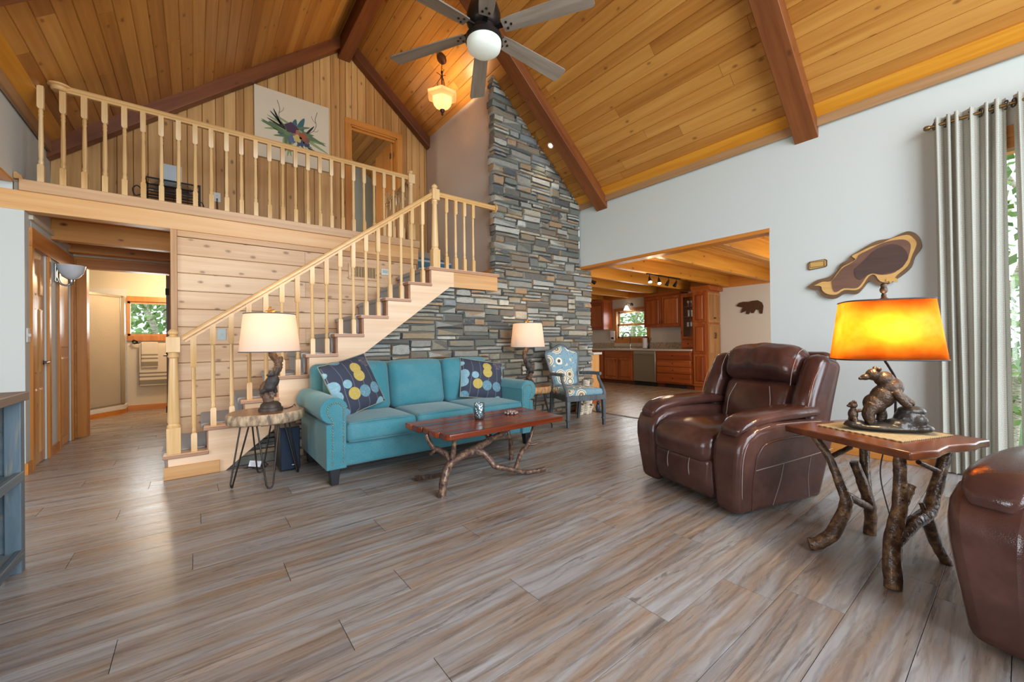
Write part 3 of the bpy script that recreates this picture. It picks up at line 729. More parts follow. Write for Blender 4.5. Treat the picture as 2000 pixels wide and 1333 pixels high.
# ---------------------------------------------------------------- sofa
def fabric(name, col, scale=420, dark=.25, rough=.9):
    if name in MATS: return MATS[name]
    t = NT(name); v = t.coords((1, 1, 1), rnd=False); a = t.noise(t.coords((1, 6, 1), False), scale * .25, 2); b = t.noise(t.coords((1, 1, 6), False), scale * .25, 2)
    f = t.math('MULTIPLY', a, b); big = t.noise(v, 5, 3)
    c = t.mix(t.math('MULTIPLY', t.ramp(f, [(.15, '#ffffff'), (.4, '#000000')]), dark), col, '#101820')
    c = t.mix(t.math('MULTIPLY', t.ramp(big, [(.4, '#000000'), (.7, '#ffffff')]), .04), c, '#ffffff')
    t.color(c); t.rough(rough); t.b.inputs['Sheen Weight'].default_value = .25; t.bump(f, .25, .003); MATS[name] = t.m; return t.m
M_teal = fabric('teal_upholstery', '#3f8793')
M_black = plain('black_stained_wood', '#17191f', .4)
M_nail = plain('antique_nail_brass', '#b9a98a', .3, 1)
sofa = thing('sofa', 'teal rolled-arm sofa with three seats in front of the stone wall', 'sofa', (1.84, 3.8, 0))
MB().soft((1.84, 3.83, .22), (1.94, .90, .20), .03, 6).build('frame', M_teal, sofa, smooth=50)
MB().soft((1.84, 4.19, .52), (1.98, .20, .80), .07, 6).build('back', M_teal, sofa, smooth=50)
for i, x in enumerate((1.235, 1.84, 2.445)):
    m = MB(); m.soft((x, 3.62, .395), (.598, .60, .165), .045, 8, (0, .012, .018)); sc = m.build('seat_cushion', M_teal, sofa, smooth=60)
    p = MB(); yf = 3.325
    for zz in (.468, .325): p.tube(bez([(x - .28, yf + .012, zz), (x, yf - .002, zz + (.01 if zz > .4 else 0)), (x + .28, yf + .012, zz)]), .0045, 6)
    p.build('piping', M_teal, sc, smooth=60)
    lean = Matrix.Translation((x, 4.04, .68)) @ Matrix.Rotation(rad(-11), 4, 'X')
    m = MB(); m.soft((0, 0, 0), (.60, .22, .50), .075, 8, (0, .035, .012), m=lean); m.build('back_cushion', M_teal, sofa, smooth=60)
for sgn in (-1, 1):
    cx = 1.84 + sgn * .985            # roll centre
    def PX(d): return 1.84 + sgn * d   # distance from the middle of the sofa
    poly = [(PX(.905), .125), (PX(.905), .60)]
    for k in range(13):
        a = rad(170 - 250 * k / 12); poly.append((PX(.995 + .105 * math.cos(a)), .585 + .105 * math.sin(a)))
    poly += [(PX(1.055), .47), (PX(1.055), .125)]
    arm = MB().prism(poly, 'y', 3.335, 4.27).build('arm', M_teal, sofa, smooth=40, bevel=.018, seg=3)
    nb_ = MB(); path = [(.93, .15), (.93, .52)]
    pth = [Vector((.925, 0, z)) for z in (.15, .30, .45, .56)] + [Vector((.985 + .062 * math.cos(rad(a)), 0, .585 + .062 * math.sin(rad(a)))) for a in (160, 120, 80, 40, 0, -40)] + [Vector((1.008, 0, z)) for z in (.50, .40, .28, .15)]
    pth = bez(pth, 10); acc = 0; last = pth[0]
    for q in pth:
        acc += (q - last).length; last = q
        if acc > .0155: acc = 0; nb_.ball((PX(q.x), 3.333, q.z), .0065, 6, 4)
    nb_.build('nailhead_trim', M_nail, arm, smooth=60)
    for y in (3.38, 4.2):
        m = MB(); x = PX(.99)
        m._add([(x - .028, y - .028, 0), (x + .028, y - .028, 0), (x + .028, y + .028, 0), (x - .028, y + .028, 0), (x - .04, y - .04, .13), (x + .04, y - .04, .13), (x + .04, y + .04, .13), (x - .04, y + .04, .13)], [(3, 2, 1, 0), (4, 5, 6, 7), (0, 1, 5, 4), (1, 2, 6, 5), (2, 3, 7, 6), (3, 0, 4, 7)])
        m.build('leg', M_black, sofa, bevel=.004)

def pillow_mat():
    t = NT('leaf_print_fabric'); v = t.coords((1, 0, 1), False)
    n = t.add('ShaderNodeTexVoronoi', feature='F1'); n.voronoi_dimensions = '3D'; t.set(n, Scale=8.0, Randomness=.5); t.link(v, n.inputs['Vector'])
    sep = t.add('ShaderNodeSeparateColor'); t.link(n.outputs['Color'], sep.inputs[0])
    leaf = t.ramp(sep.outputs[0], [(0, '#7fa7b4'), (.38, '#5d8796'), (.58, '#b79f4c'), (.74, '#4b4553'), (.86, '#7fa7b4')], 'CONSTANT')
    fac = t.ramp(n.outputs['Distance'], [(.44, '#ffffff'), (.46, '#000000')])
    stem = t.add('ShaderNodeTexWave', wave_type='BANDS', bands_direction='X'); t.set(stem, Scale=3.2, Distortion=3.0, Detail=1.0); t.link(v, stem.inputs['Vector'])
    base = t.mix(t.ramp(stem.outputs['Fac'], [(.99, '#000000'), (1.0, '#ffffff')]), '#363a49', '#6f7480')
    vein = t.noise(t.coords((1, 0, 1), False), 45, 3); leaf = t.mix(t.math('MULTIPLY', t.ramp(vein, [(.5, '#000000'), (.7, '#ffffff')]), .3), leaf, '#c9cbb8')
    t.color(t.mix(fac, base, leaf)); t.rough(.85); return t.m
M_leaf = pillow_mat()
M_pip = plain('cream_pillow_piping', '#8d8a78', .8)
def pillow(label, c, size, R3, th=.15):
    o = thing('throw_pillow', label, 'pillow', c, 0, 'leaf print throw pillows on the sofa')
    o.rotation_euler = R3
    m = MB(); n = 16
    for s in (-1, 1):
        def fn(u, v, s=s):
            a, b = 2 * u - 1, 2 * v - 1; e = (1 - abs(a) ** 2.6) * (1 - abs(b) ** 2.6)
            k = 1 - .07 * (1 - abs(a * b)) * (a * a + b * b) / 2
            return (a * size[0] / 2 * (1 - .06 * (1 - b * b) * 0 - .05 * (1 - abs(b)) * 0) * k, s * th / 2 * max(e, 0) ** .55, b * size[1] / 2 * k)
        m.grid(fn, n, n)
    m.build('cover', M_leaf, o, smooth=60)
    edge = []
    for (a0, b0), (a1, b1) in (((-1, -1), (1, -1)), ((1, -1), (1, 1)), ((1, 1), (-1, 1)), ((-1, 1), (-1, -1))):
        for i in range(8):
            t = i / 8; a, b = a0 + (a1 - a0) * t, b0 + (b1 - b0) * t; k = 1 - .07 * (1 - abs(a * b)) * (a * a + b * b) / 2
            edge.append((a * size[0] / 2 * k, 0, b * size[1] / 2 * k))
    MB().tube(edge + [edge[0]], .005, 6).build('piping', M_pip, o, smooth=60)
    return o
pillow('dark leaf print pillow tilted against the sofa arm nearest the staircase', (1.13, 3.80, .735), (.50, .50), (rad(-22), rad(-12), rad(22)), .17)
pillow('dark leaf print pillow at the sofa end nearest the armchair', (2.56, 3.83, .69), (.52, .46), (rad(-24), rad(9), rad(-14)), .17)

# ---------------------------------------------------------------- coffee table of red planks on branches
M_redx = wood('red_cedar_slab_x', '#4d1d0f', '#7a3419', '#9c5028', 'x', grain=13, along=.9, rough=.22, knots=.6, knotcol='#2c0f07', var=.25, streak='#3a150b', bump=.05)
def branch_mat():
    t = NT('bronzed_branch'); v = t.coords((1, 1, 1)); n = t.noise(v, 28, 4, .65); k = t.voro(v, 34)
    c = t.ramp(n, [(.32, '#3b2a24'), (.5, '#6b5247'), (.66, '#9a7c5e')]); c = t.mix(t.ramp(k, [(.10, '#ffffff'), (.22, '#000000')]), c, '#201511')
    t.color(c); t.rough(.3); t.b.inputs['Metallic'].default_value = .25; t.bump(n, .5, .008); return t.m
M_branch = branch_mat()
ct = thing('coffee_table', 'low red plank coffee table on twisted branch legs before the sofa', 'coffee table', (1.93, 2.8, 0))
yy = 2.485; ends = [(1.372, 2.512), (1.352, 2.523), (1.36, 2.53), (1.338, 2.535), (1.33, 2.54)]
for i, (a, b) in enumerate(ends):
    w = .127
    poly = [(a + .02, yy + .002), (b - .012, yy + .002), (b, yy + .02), (b, yy + w - .004), (a, yy + w - .002), (a - .004, yy + w * .5), (a, yy + .02)]
    MB().prism(poly, 'z', .418, .463).build('top_board', M_redx, ct, bevel=.007, seg=2); yy += w
def branch(parent, name, pts, radii, wob=.10, n=9, mat=None):
    p = bez(pts, 6); return MB().tube(p, lerps(radii, len(p)), n, True, wob).build(name, mat or M_branch, parent, smooth=50)
branch(ct, 'branch', [(1.377, 2.6, 0), (1.404, 2.6, .128), (1.471, 2.62, .225), (1.715, 2.68, .269), (1.885, 2.72, .305), (2.052, 2.74, .345), (2.231, 2.76, .42)], [.029, .03, .03, .031, .028, .02, .016])
branch(ct, 'branch', [(1.471, 2.62, .225), (1.464, 2.66, .271), (1.426, 2.7, .306), (1.384, 2.74, .33), (1.352, 2.78, .418)], [.022, .022, .02, .017])
branch(ct, 'branch', [(1.471, 2.62, .225), (1.482, 2.6, .318), (1.476, 2.58, .418)], [.021, .018, .016])
branch(ct, 'branch', [(1.414, 2.61, .157), (1.437, 2.85, .072), (1.383, 3.04, .02)], [.018, .018, .02])
branch(ct, 'branch', [(1.715, 2.68, .261), (1.788, 2.66, .225), (1.832, 2.64, .172), (1.867, 2.62, .12), (1.933, 2.6, .10), (2.038, 2.58, .062), (2.151, 2.56, .03), (2.319, 2.53, .026)], [.026, .026, .024, .023, .021, .02, .02])
branch(ct, 'branch', [(2.038, 2.58, .067), (2.159, 2.64, .18), (2.273, 2.68, .235), (2.395, 2.72, .42)], [.017, .018, .018, .016])
branch(ct, 'branch', [(2.328, 3.0, 0), (2.308, 2.98, .122), (2.274, 2.95, .225), (2.143, 2.9, .26), (1.941, 2.8, .31), (1.90, 2.86, .42)], [.023, .022, .02, .02, .024, .018])
branch(ct, 'branch', [(2.274, 2.95, .225), (2.255, 2.97, .33), (2.25, 2.98, .42)], [.016, .014])
branch(ct, 'twig', [(1.40, 2.72, .318), (1.36, 2.70, .30), (1.34, 2.69, .295)], [.012, .011]); branch(ct, 'twig', [(2.25, 2.67, .225), (2.30, 2.65, .215), (2.335, 2.64, .225)], [.011, .009])

def hammered(name, col, rough=.25):
    t = NT(name); t.color(col); t.b.inputs['Metallic'].default_value = .9; t.rough(rough); t.bump(t.voro(t.coords((1, 1, .7)), 75), .7, .006); return t.m
cup = thing('candle_cup', 'hammered blue-grey metal candle cup on the coffee table', 'cup', (1.868, 2.84, .463))
MB().lathe([(.030, 0), (.040, .006), (.0435, .03), (.0445, .075), (.0445, .135), (.0435, .137), (.041, .135), (.041, .05), (.0, .045)], (1.868, 2.84, .463), 28).build('body', hammered('hammered_pewter', '#8ba0a6'), cup, smooth=60)
MB().lathe([(.039, 0), (.039, .04), (0, .042)], (1.868, 2.84, .51), 20).build('wax', plain('candle_wax', '#b9b4a8', .5), cup, smooth=40)
cl = thing('pebble_wreath', 'small ring of shiny silver-brown beads on the coffee table', 'ornament', (2.22, 2.86, .463))
for i in range(18):
    a = i * 2 * pi / 9; r = .052 if i < 9 else .028
    MB().ball((2.22 + r * math.cos(a + (i > 8) * .3), 2.86 + r * math.sin(a + (i > 8) * .3), .463 + (.012 if i < 9 else .022)), (.014, .014, .012), 8, 6).build('bead', plain('pearly_bead', '#a08d86', .2, .35), cl, smooth=60)

# ---------------------------------------------------------------- end tables of log slices on hairpin legs
def slice_mats(tag_, bark1, bark2):
    t = NT('log_slice_top_' + tag_); v = t.coords((1, 1, 1), False); w = t.add('ShaderNodeTexWave', wave_type='RINGS', rings_direction='Z'); t.set(w, Scale=9.0, Distortion=2.0, Detail=3.0); t.link(v, w.inputs['Vector'])
    t.color(t.ramp(w.outputs['Fac'], [(.2, '#6b4a33'), (.7, '#8a6244')])); t.rough(.25)
    b = NT('bark_edge_' + tag_); n = b.noise(b.coords((1, 1, .35)), 24, 4, .65); b.color(b.ramp(n, [(.34, '#6a5d52'), (.46, bark1), (.62, bark2)])); b.rough(.8); b.bump(n, .7, .01)
    return t.m, b.m
M_sl1, M_bk1 = slice_mats('grey', '#a1866a', '#ccb392'); M_sl2, M_bk2 = slice_mats('tan', '#a8794c', '#c79a66')
M_iron = plain('dark_iron_rod', '#3c3532', .4, .7)
def slice_table(label, cx, cy, rx, ry, zt, th, mt, mb_, feet, seed, cracks=0):
    rng = random.Random(seed); T = thing('end_table', label, 'end table', (cx, cy, 0), None, 'log slice end tables beside the sofa')
    ph = [rng.uniform(0, 6.28) for _ in range(4)]
    def rim(a, k=1): s = 1 + .04 * math.sin(2 * a + ph[0]) + .03 * math.sin(3 * a + ph[1]) + .02 * math.sin(5 * a + ph[2]); return (cx + rx * s * k * math.cos(a), cy + ry * s * k * math.sin(a))
    N = 40; m = MB(); vs = []
    for z, k in ((zt - th, .94), (zt - th * .85, 1.0), (zt - th * .4, 1.02), (zt - .006, 1.0), (zt, .975)):
        for i in range(N): x, y = rim(2 * pi * i / N, k); vs.append((x, y, z))
    m._add(vs, [(r * N + i, r * N + (i + 1) % N, (r + 1) * N + (i + 1) % N, (r + 1) * N + i) for r in range(4) for i in range(N)] + [tuple(range(N - 1, -1, -1))])
    m.build('bark_edge', mb_, T, smooth=50)
    m = MB(); m._add([(*rim(2 * pi * i / N, .975), zt) for i in range(N)] + [(*rim(2 * pi * i / N, .9), zt - .02) for i in range(N)], [tuple(range(N))] + [(i, (i + 1) % N, N + (i + 1) % N, N + i) for i in range(N)])
    m.build('top', mt, T)
    for fx, fy in feet:
        d = Vector((fx - cx, fy - cy, 0)); u = d.normalized(); s = Vector((-u.y, u.x, 0)); topc = Vector((cx, cy, zt - th)) + u * (d.length * .62)
        P = [topc + s * .075, Vector((fx, fy, .03)) + s * .022, Vector((fx, fy, .010)) + s * .012, Vector((fx, fy, .0065)), Vector((fx, fy, .010)) - s * .012, Vector((fx, fy, .03)) - s * .022, topc - s * .075]
        MB().tube(P, .0065, 7).build('hairpin_leg', M_iron, T, smooth=60)
        MB().cbox((topc.x, topc.y, zt - th - .003), (.10, .10, .006)).build('leg_plate', M_iron, T)
slice_table('log slice end table with greyish bark rim between staircase and sofa', .45, 3.87, .262, .262, .565, .085, M_sl1, M_bk1, [(.21, 3.80), (.44, 3.60), (.43, 4.10), (.685, 3.90)], 3)
slice_table('tan log slice end table between sofa and patterned armchair', 3.42, 3.98, .25, .25, .54, .085, M_sl2, M_bk2, [(3.25, 3.78), (3.60, 3.78), (3.25, 4.17), (3.60, 4.17)], 9)

# ---------------------------------------------------------------- lamps
def shade_mat(name, col, trans, mixf=.5):
    t = NT(name); t.n.remove(t.b); out = t.n['Material Output']
    v = t.coords((1, 1, 1), False); n = t.noise(t.coords((1, 1, 8), False), 40, 3)
    c = t.mix(t.math('MULTIPLY', n, .15), col, '#000000')
    d = t.add('ShaderNodeBsdfDiffuse'); t.link(c, d.inputs[0]); tr = t.add('ShaderNodeBsdfTranslucent'); tr.inputs[0].default_value = hexc(trans)
    mx = t.add('ShaderNodeMixShader'); mx.inputs[0].default_value = mixf; t.link(d.outputs[0], mx.inputs[1]); t.link(tr.outputs[0], mx.inputs[2]); t.link(mx.outputs[0], out.inputs[0]); return t.m
M_linen = shade_mat('linen_shade', '#e8e2da', '#f0dcc4', .42)
M_resin = plain('brown_tree_resin', '#6b4c33', .55, bumpy=.9, bscale=45, var=.5)
M_bearblk = plain('black_bear_resin', '#332d2b', .6, bumpy=.8, bscale=90)
M_goldleaf = plain('amber_resin', '#b5792f', .45, bumpy=.8, bscale=60, var=.4)
def blob(name, items, mat, parent, voxel=.006, smooth_it=4, tubes=()):
    m = MB()
    for it in items:
        c, r = it[0], it[1]; rt = it[2] if len(it) > 2 else None
        m.ball(c, r, 14, 10, Matrix.Rotation(rad(rt[1]), 3, rt[0]) if rt else None)
    for pts, rs in tubes:
        p = bez(pts, 5); m.tube(p, lerps(rs, len(p)), 10)
    o = m.build(name, mat, parent, smooth=180)
    q = o.modifiers.new('skin', 'REMESH'); q.mode = 'VOXEL'; q.voxel_size = voxel; q.use_smooth_shade = True
    s = o.modifiers.new('soft', 'SMOOTH'); s.iterations = smooth_it; s.factor = .5
    return o
def _x(): pass
def bear_lamp(label, cx, cy, z, k=1.0, mirror=1, power=5, bear=True):
    T = thing('table_lamp', label, 'lamp', (cx, cy, z), None, 'lamps on the log slice end tables')
    P = lambda x, y, zz: (cx + mirror * x * k, cy + y * k, z + zz * k)
    MB().lathe([(.088, 0), (.090, .02), (.084, .03), (.078, .032), (.074, .055), (.06, .07), (.05, .078)], (cx, cy, z), 28).build('base', plain('carved_bronze_base', '#463b33', .5, .3, .7, 80), T, smooth=40)
    branch(T, 'tree_stem', [P(-.01, 0, .07), P(-.035, 0, .13), P(-.05, .0, .19), P(.0, .0, .26), P(.05, .0, .34), P(.055, 0, .40), P(.02, 0, .46), P(-.01, 0, .52)], [.042 * k, .03 * k, .03 * k, .028 * k, .03 * k, .028 * k, .028 * k, .022 * k], .22, 10, M_resin)
    branch(T, 'tree_stub', [P(.05, 0, .36), P(.075, -.01, .42), P(.07, -.01, .45)], [.02 * k, .014 * k], .2, 8, M_resin)
    if bear:
        blob('bear', [(P(.01, -.03, .245), (.05 * k, .042 * k, .06 * k), ('Y', 25 * mirror)), (P(-.01, -.035, .20), (.045 * k, .04 * k, .04 * k)), (P(.0, -.05, .305), (.026 * k, .026 * k, .024 * k)), (P(-.022, -.06, .30), (.016 * k, .014 * k, .012 * k)), (P(.012, -.045, .33), .008 * k), (P(-.008, -.05, .33), .008 * k)],
             M_bearblk, T, .004, 2, [([P(.02, -.03, .29), P(.045, -.02, .33), P(.05, -.02, .36)], [.018 * k, .014 * k]), ([P(-.02, -.04, .19), P(-.055, -.03, .17), P(-.06, -.02, .15)], [.02 * k, .016 * k]), ([P(.02, -.03, .2), P(.035, -.02, .15)], [.02 * k, .016 * k])])
    M_brass = plain('aged_brass', '#8a6a3a', .35, .8)
    MB().lathe([(.012, .50 * k), (.018, .505 * k), (.018, .56 * k), (.010, .57 * k), (.006, .575 * k), (.006, .80 * k), (.003, .81 * k)], (cx, cy, z), 12).build('socket', M_brass, T, smooth=40)
    r0, r1, z0, z1 = .222 * k, .188 * k, .49 * k, .80 * k
    sh = MB().lathe([(r0, z0), (r1, z1), (r1 - .003, z1), (r0 - .003, z0), (r0, z0)], (cx, cy, z), 48, False).build('shade', M_linen, T, smooth=50)
    for r, zz in ((r0, z0), (r1, z1)): MB().lathe([(r + .001, zz - .003), (r + .0025, zz), (r + .001, zz + .004), (r - .003, zz + .004), (r - .003, zz - .003), (r + .001, zz - .003)], (cx, cy, z), 48, False).build('shade_trim', plain('grey_shade_binding', '#4b5056', .7), sh, smooth=40)
    sp = MB()
    for i in range(3): a = i * 2 * pi / 3; sp.tube([(cx, cy, z + z1 - .006), (cx + (r1 - .002) * math.cos(a), cy + (r1 - .002) * math.sin(a), z + z1 - .006)], .002, 5)
    sp.build('spider', M_brass, sh)
    f = z + z1 + .0
    MB().tube(bez([(cx, cy, f), (cx - .005, cy, f + .03), (cx + .006, cy, f + .065)]), [.02 * k, .018 * k, .019 * k, .02 * k, .016 * k, .014 * k, .012 * k, .01 * k, .012 * k, .011 * k, .01 * k, .01 * k, .01 * k, .01 * k, .008 * k, .008 * k, .006 * k][:17], 9, True, .25).build('finial', M_goldleaf, T, smooth=50)
    b = MB(); b.tube([(cx - .035 * k, cy, f + .022), (cx, cy, f + .02), (cx + .035 * k, cy, f + .035)], [.006, .016 * k, .007], 8, True, .2); b.build('finial_leaf', M_goldleaf, T, smooth=50)
    MB().ball((cx, cy, z + .63 * k), (.028, .028, .035), 12, 8).build('bulb', emit('warm_bulb', (1, .78, .5), 6), T, smooth=60)
    l = point('lamp_light', (cx, cy, z + .70 * k), power, (1, .72, .42), .05); l.parent = T; l.location = (0, 0, .70 * k)
    return T
def emit(name, col, s):
    if name in MATS: return MATS[name]
    t = NT(name); t.color((col[0], col[1], col[2], 1)); t.b.inputs['Emission Color'].default_value = (*col, 1); t.b.inputs['Emission Strength'].default_value = s; MATS[name] = t.m; return t.m
bear_lamp('table lamp with climbing bear stem and linen shade beside the stairs', .485, 3.87, .56, 1.0, 1, 7)
bear_lamp('table lamp with knotty brown stem on the table beside the armchair', 3.46, 4.08, .54, 1.02, -1, 6, True)
# cord of the first lamp and the things under its table
M_cord = plain('dark_cord', '#241d1a', .5)
o = MB().tube(bez([(.57, 3.86, .572), (.62, 3.90, .567), (.66, 3.97, .568), (.68, 4.04, .567), (.70, 4.10, .565), (.715, 4.16, .52), (.72, 4.2, .30)]), .0032, 6).build('lamp_cord', M_cord, smooth=60); tag(o, 'thin dark lamp cord running off the end table beside stairs', 'cord')
sp = thing('speaker', 'black subwoofer box under the end table beside the sofa', 'speaker', (.64, 4.13, 0))
MB().box(.565, .722, 3.985, 4.30, .012, .385).build('cabinet', plain('black_speaker_vinyl', '#14161c', .45), sp, bevel=.006)
MB().box(.572, .715, 3.972, 3.987, .02, .378).build('grille', plain('speaker_cloth', '#1d2a3c', .9, bumpy=.5, bscale=500), sp, bevel=.004)
MB().box(.655, .68, 3.969, 3.973, .055, .061).build('badge', plain('silver_badge', '#b8bcc0', .3, .9), sp)
for x in (.585, .70):
    for y in (4.02, 4.27): MB().lathe([(.012, 0), (.012, .013)], (x, y, 0), 10).build('foot', M_black, sp)
cb = MB(); rc = random.Random(5); pts = []
for i in range(26): a = i * .9; pts.append((.42 + .10 * math.cos(a) * rc.uniform(.4, 1), 4.25 + .05 * math.sin(a) * rc.uniform(.3, 1), .012 + .03 * rc.random()))
cb.tube(bez(pts, 4), .004, 5); tag(cb.build('cable_tangle', M_cord, smooth=60), 'tangle of black cables on the floor beneath the end table', 'cables')
pt = thing('power_tag', 'white paper tag on the cables under the end table', 'tag', (.40, 4.18, .05))
MB().cbox((.40, 4.17, .07), (.09, .004, .05), Matrix.Translation((.40, 4.17, .07)) @ Matrix.Rotation(rad(14), 4, 'Y') @ Matrix.Translation((-.40, -4.17, -.07))).build('paper', plain('white_paper', '#e4e2e4', .8), pt)
for i in range(3): MB().cbox((.40, 4.1675, .083 - .012 * i), (.06, .0015, .003)).build('print_line', plain('pale_red_print', '#b98e96', .8), pt)

# ---------------------------------------------------------------- brown leather recliners
def leather():
    t = NT('brown_leather'); v = t.coords((1, 1, 1), False); n = t.noise(v, 3.2, 4, .6); f = t.voro(v, 260)
    t.color(t.ramp(n, [(.35, '#3f2723'), (.6, '#53362f'), (.75, '#64443c')])); t.rough(t.ramp(n, [(.35, '#626262'), (.7, '#7c7c7c')]))
    cr = t.noise(t.coords((1, 1, 2.4), False), 7, 4, .6, 1.5)
    t.bump(t.math('ADD', t.math('MULTIPLY', f, .25), t.math('MULTIPLY', cr, 1.0)), .10, .012); return t.m
M_leather = leather()
M_stitch = plain('pale_stitching', '#9c8f86', .7)
def stitch(parent, pts, r=.0024):
    return MB().tube(bez(pts, 6), r, 5).build('stitching', M_stitch, parent, smooth=60)
def recliner(label, loc, rotz):
    """local frame: faces -y, x across, z up"""
    T = thing('recliner', label, 'recliner', loc, rotz, 'brown leather recliners')
    MB().soft((0, .0, .10), (.66, .66, .14), .03, 2).build('base', M_black, T, smooth=50)
    for sx_ in (-.26, .26): MB().box(sx_ - .03, sx_ + .03, -.30, .30, 0, .04).build('glide', M_black, T)
    # body between the arms
    MB().soft((0, .05, .26), (.48, .62, .28), .04, 4).build('seat_box', M_leather, T, smooth=60)
    def seatfn(P, p):
        P = P.copy()
        if P.y < -.1: k = min(1, (-.1 - P.y) / .28); P.z -= .045 * k * k
        return P
    s = MB(); s.soft((0, -.175, .405), (.54, .68, .22), .09, 10, (.0, .015, .03), fn=seatfn); seat = s.build('seat_cushion', M_leather, T, smooth=60)
    stitch(seat, [(-.22, -.34, .488), (-.1, -.20, .522), (.02, -.18, .527), (.14, -.25, .518), (.22, -.36, .482)])
    # footrest panel under the seat
    def ff(P, p): P = P.copy(); P.y += .10 * max(0, .5 - (P.z + .15) / .3) ** 1.6; return P
    fpt = MB(); fpt.soft((0, -.425, .195), (.53, .13, .29), .055, 8, (0, .022, 0), fn=ff); fr = fpt.build('footrest', M_leather, T, smooth=60)
    for x in (-.095, .10): stitch(fr, [(x, -.497, .315), (x, -.512, .24), (x + .004, -.498, .16), (x + .012, -.455, .09), (x + .02, -.41, .06)])
    for sg in (-1, 1):
        prof = [(-.462, .02), (-.482, .22), (-.492, .36), (-.480, .45), (-.44, .52), (-.36, .565), (-.22, .585), (.05, .58), (.25, .57), (.385, .545), (.40, .42), (.33, .02)]
        x0, x1 = sg * .262, sg * .435
        am = MB().prism([(y, z) for y, z in prof], 'x', min(x0, x1), max(x0, x1)); am.v = [(vx + (sg * .12 * vz if abs(vx) > .4 else 0), vy, vz) for vx, vy, vz in am.v]
        arm = am.build('arm', M_leather, T, smooth=50, bevel=.045, seg=4)
        pad = MB()
        pth = bez([(sg * .376, -.45, .505), (sg * .378, -.425, .545), (sg * .38, -.35, .583), (sg * .382, -.2, .607), (sg * .382, .05, .616), (sg * .37, .26, .612), (sg * .365, .33, .59)], 6)
        po = MB(); rings = []; nn = 18; wd = lerps([.05, .080, .096, .102, .104, .10, .075], len(pth)); tk_ = lerps([.010, .028, .040, .044, .044, .042, .030], len(pth))
        for i, c in enumerate(pth):
            t_ = (pth[min(i + 1, len(pth) - 1)] - pth[max(i - 1, 0)]).normalized(); up = Vector((1, 0, 0)).cross(t_); up = up if up.z + abs(up.y) * .2 > 0 or up.y < 0 else -up
            for k in range(nn):
                a_ = 2 * pi * k / nn; co, si = math.cos(a_), math.sin(a_)
                po.v.append(tuple(c + Vector((1, 0, 0)) * wd[i] * math.copysign(abs(co) ** .7, co) + up * tk_[i] * math.copysign(abs(si) ** .8, si)))
        po.f = [(i * nn + k, i * nn + (k + 1) % nn, (i + 1) * nn + (k + 1) % nn, (i + 1) * nn + k) for i in range(len(pth) - 1) for k in range(nn)] + [tuple(range(nn)), tuple(range((len(pth) - 1) * nn, len(pth) * nn))]
        arm_pad = po.build('arm_pad', M_leather, T, smooth=70)
        FLR = lambda pts: [(q[0] + sg * .12 * q[2], q[1], q[2]) for q in pts]
        xe = sg * .437
        stitch(arm, [*FLR([(xe - sg * .008, -.425, .06), (xe - sg * .004, -.452, .22), (xe - sg * .004, -.462, .36), (xe - sg * .006, -.44, .46), (xe - sg * .012, -.37, .535), (xe - sg * .016, -.22, .568), (xe - sg * .016, .05, .566), (xe - sg * .016, .25, .556)])])
        xo = sg * .4365
        MB().tube(bez(FLR([(xo, -.345, .045), (xo, -.358, .2), (xo, -.35, .36), (xo, -.31, .445), (xo, -.2, .475), (xo, .05, .48), (xo, .33, .47)]), 6), .006, 6).build('welt', M_leather, arm, smooth=60)
        stitch(arm, FLR([(xo, -.352, .30), (xo, -.1, .318), (xo, .15, .338), (xo, .38, .36)]))
        stitch(arm, FLR([(xo, -.10, .315), (xo, -.115, .2), (xo, -.16, .05)])); stitch(arm, FLR([(xo, .16, .335), (xo, .155, .2), (xo, .19, .05)]), .002)
    # back: shell, lower cushion, wings, head roll, all leaning back
    L = Matrix.Translation((0, .245, .40)) @ Matrix.Rotation(rad(-17), 4, 'X')
    bk = MB(); bk.soft((0, .13, .30), (.80, .15, .74), .06, 6, m=L); bk.build('back_shell', M_leather, T, smooth=60)
    lc = MB(); lc.soft((0, .02, .20), (.56, .20, .42), .08, 8, (0, .03, 0), m=L); low = lc.build('back_cushion', M_leather, T, smooth=60)
    for x, b in ((-.15, .02), (.15, -.02)): stitch(low, [L @ Vector((x * .92, -.103, .34)), L @ Vector((x * 1.15, -.112, .22)), L @ Vector((x * 1.3 + b, -.102, .09)), L @ Vector((x * 1.4, -.08, .02))])
    def hf(P, p): P = P.copy(); P.z += .03 * (1 - (P.x / .33) ** 2); P.y += -.012 * math.cos(P.x * 28) * max(0, 1 - (P.x / .16) ** 2) * (1 if p[1] < 0 else 0); return P
    hc = MB(); hc.soft((0, .01, .515), (.62, .26, .29), .105, 12, (0, .02, .01), m=L, fn=hf); head = hc.build('head_cushion', M_leather, T, smooth=70)
    for sg in (-1, 1):
        def wf(P, p, sg=sg): P = P.copy(); P.y -= .075 * max(0, 1 - abs(P.z + .02) / .34) ** .8 * (1 if p[1] < .5 else .2); P.x += sg * .01; return P
        wg_ = MB(); wg_.soft((sg * .365, .06, .29), (.15, .24, .66), .07, 8, m=L, fn=wf); wing = wg_.build('back_wing', M_leather, T, smooth=60)
        stitch(wing, [L @ Vector((sg * .43, -.085, .02)), L @ Vector((sg * .438, -.115, .2)), L @ Vector((sg * .438, -.10, .42)), L @ Vector((sg * .432, -.02, .58))])
        stitch(head, [L @ Vector((sg * .285, -.10, .36)), L @ Vector((sg * .292, -.118, .47)), L @ Vector((sg * .288, -.085, .60)), L @ Vector((sg * .272, -.01, .66))])
    return T
recliner('brown leather recliner before the kitchen opening, seen whole', (3.155, 1.385, 0), rad(-106.3))
recliner('brown leather recliner cut off by the right edge of the photo', (2.487, -.402, 0), rad(-106))

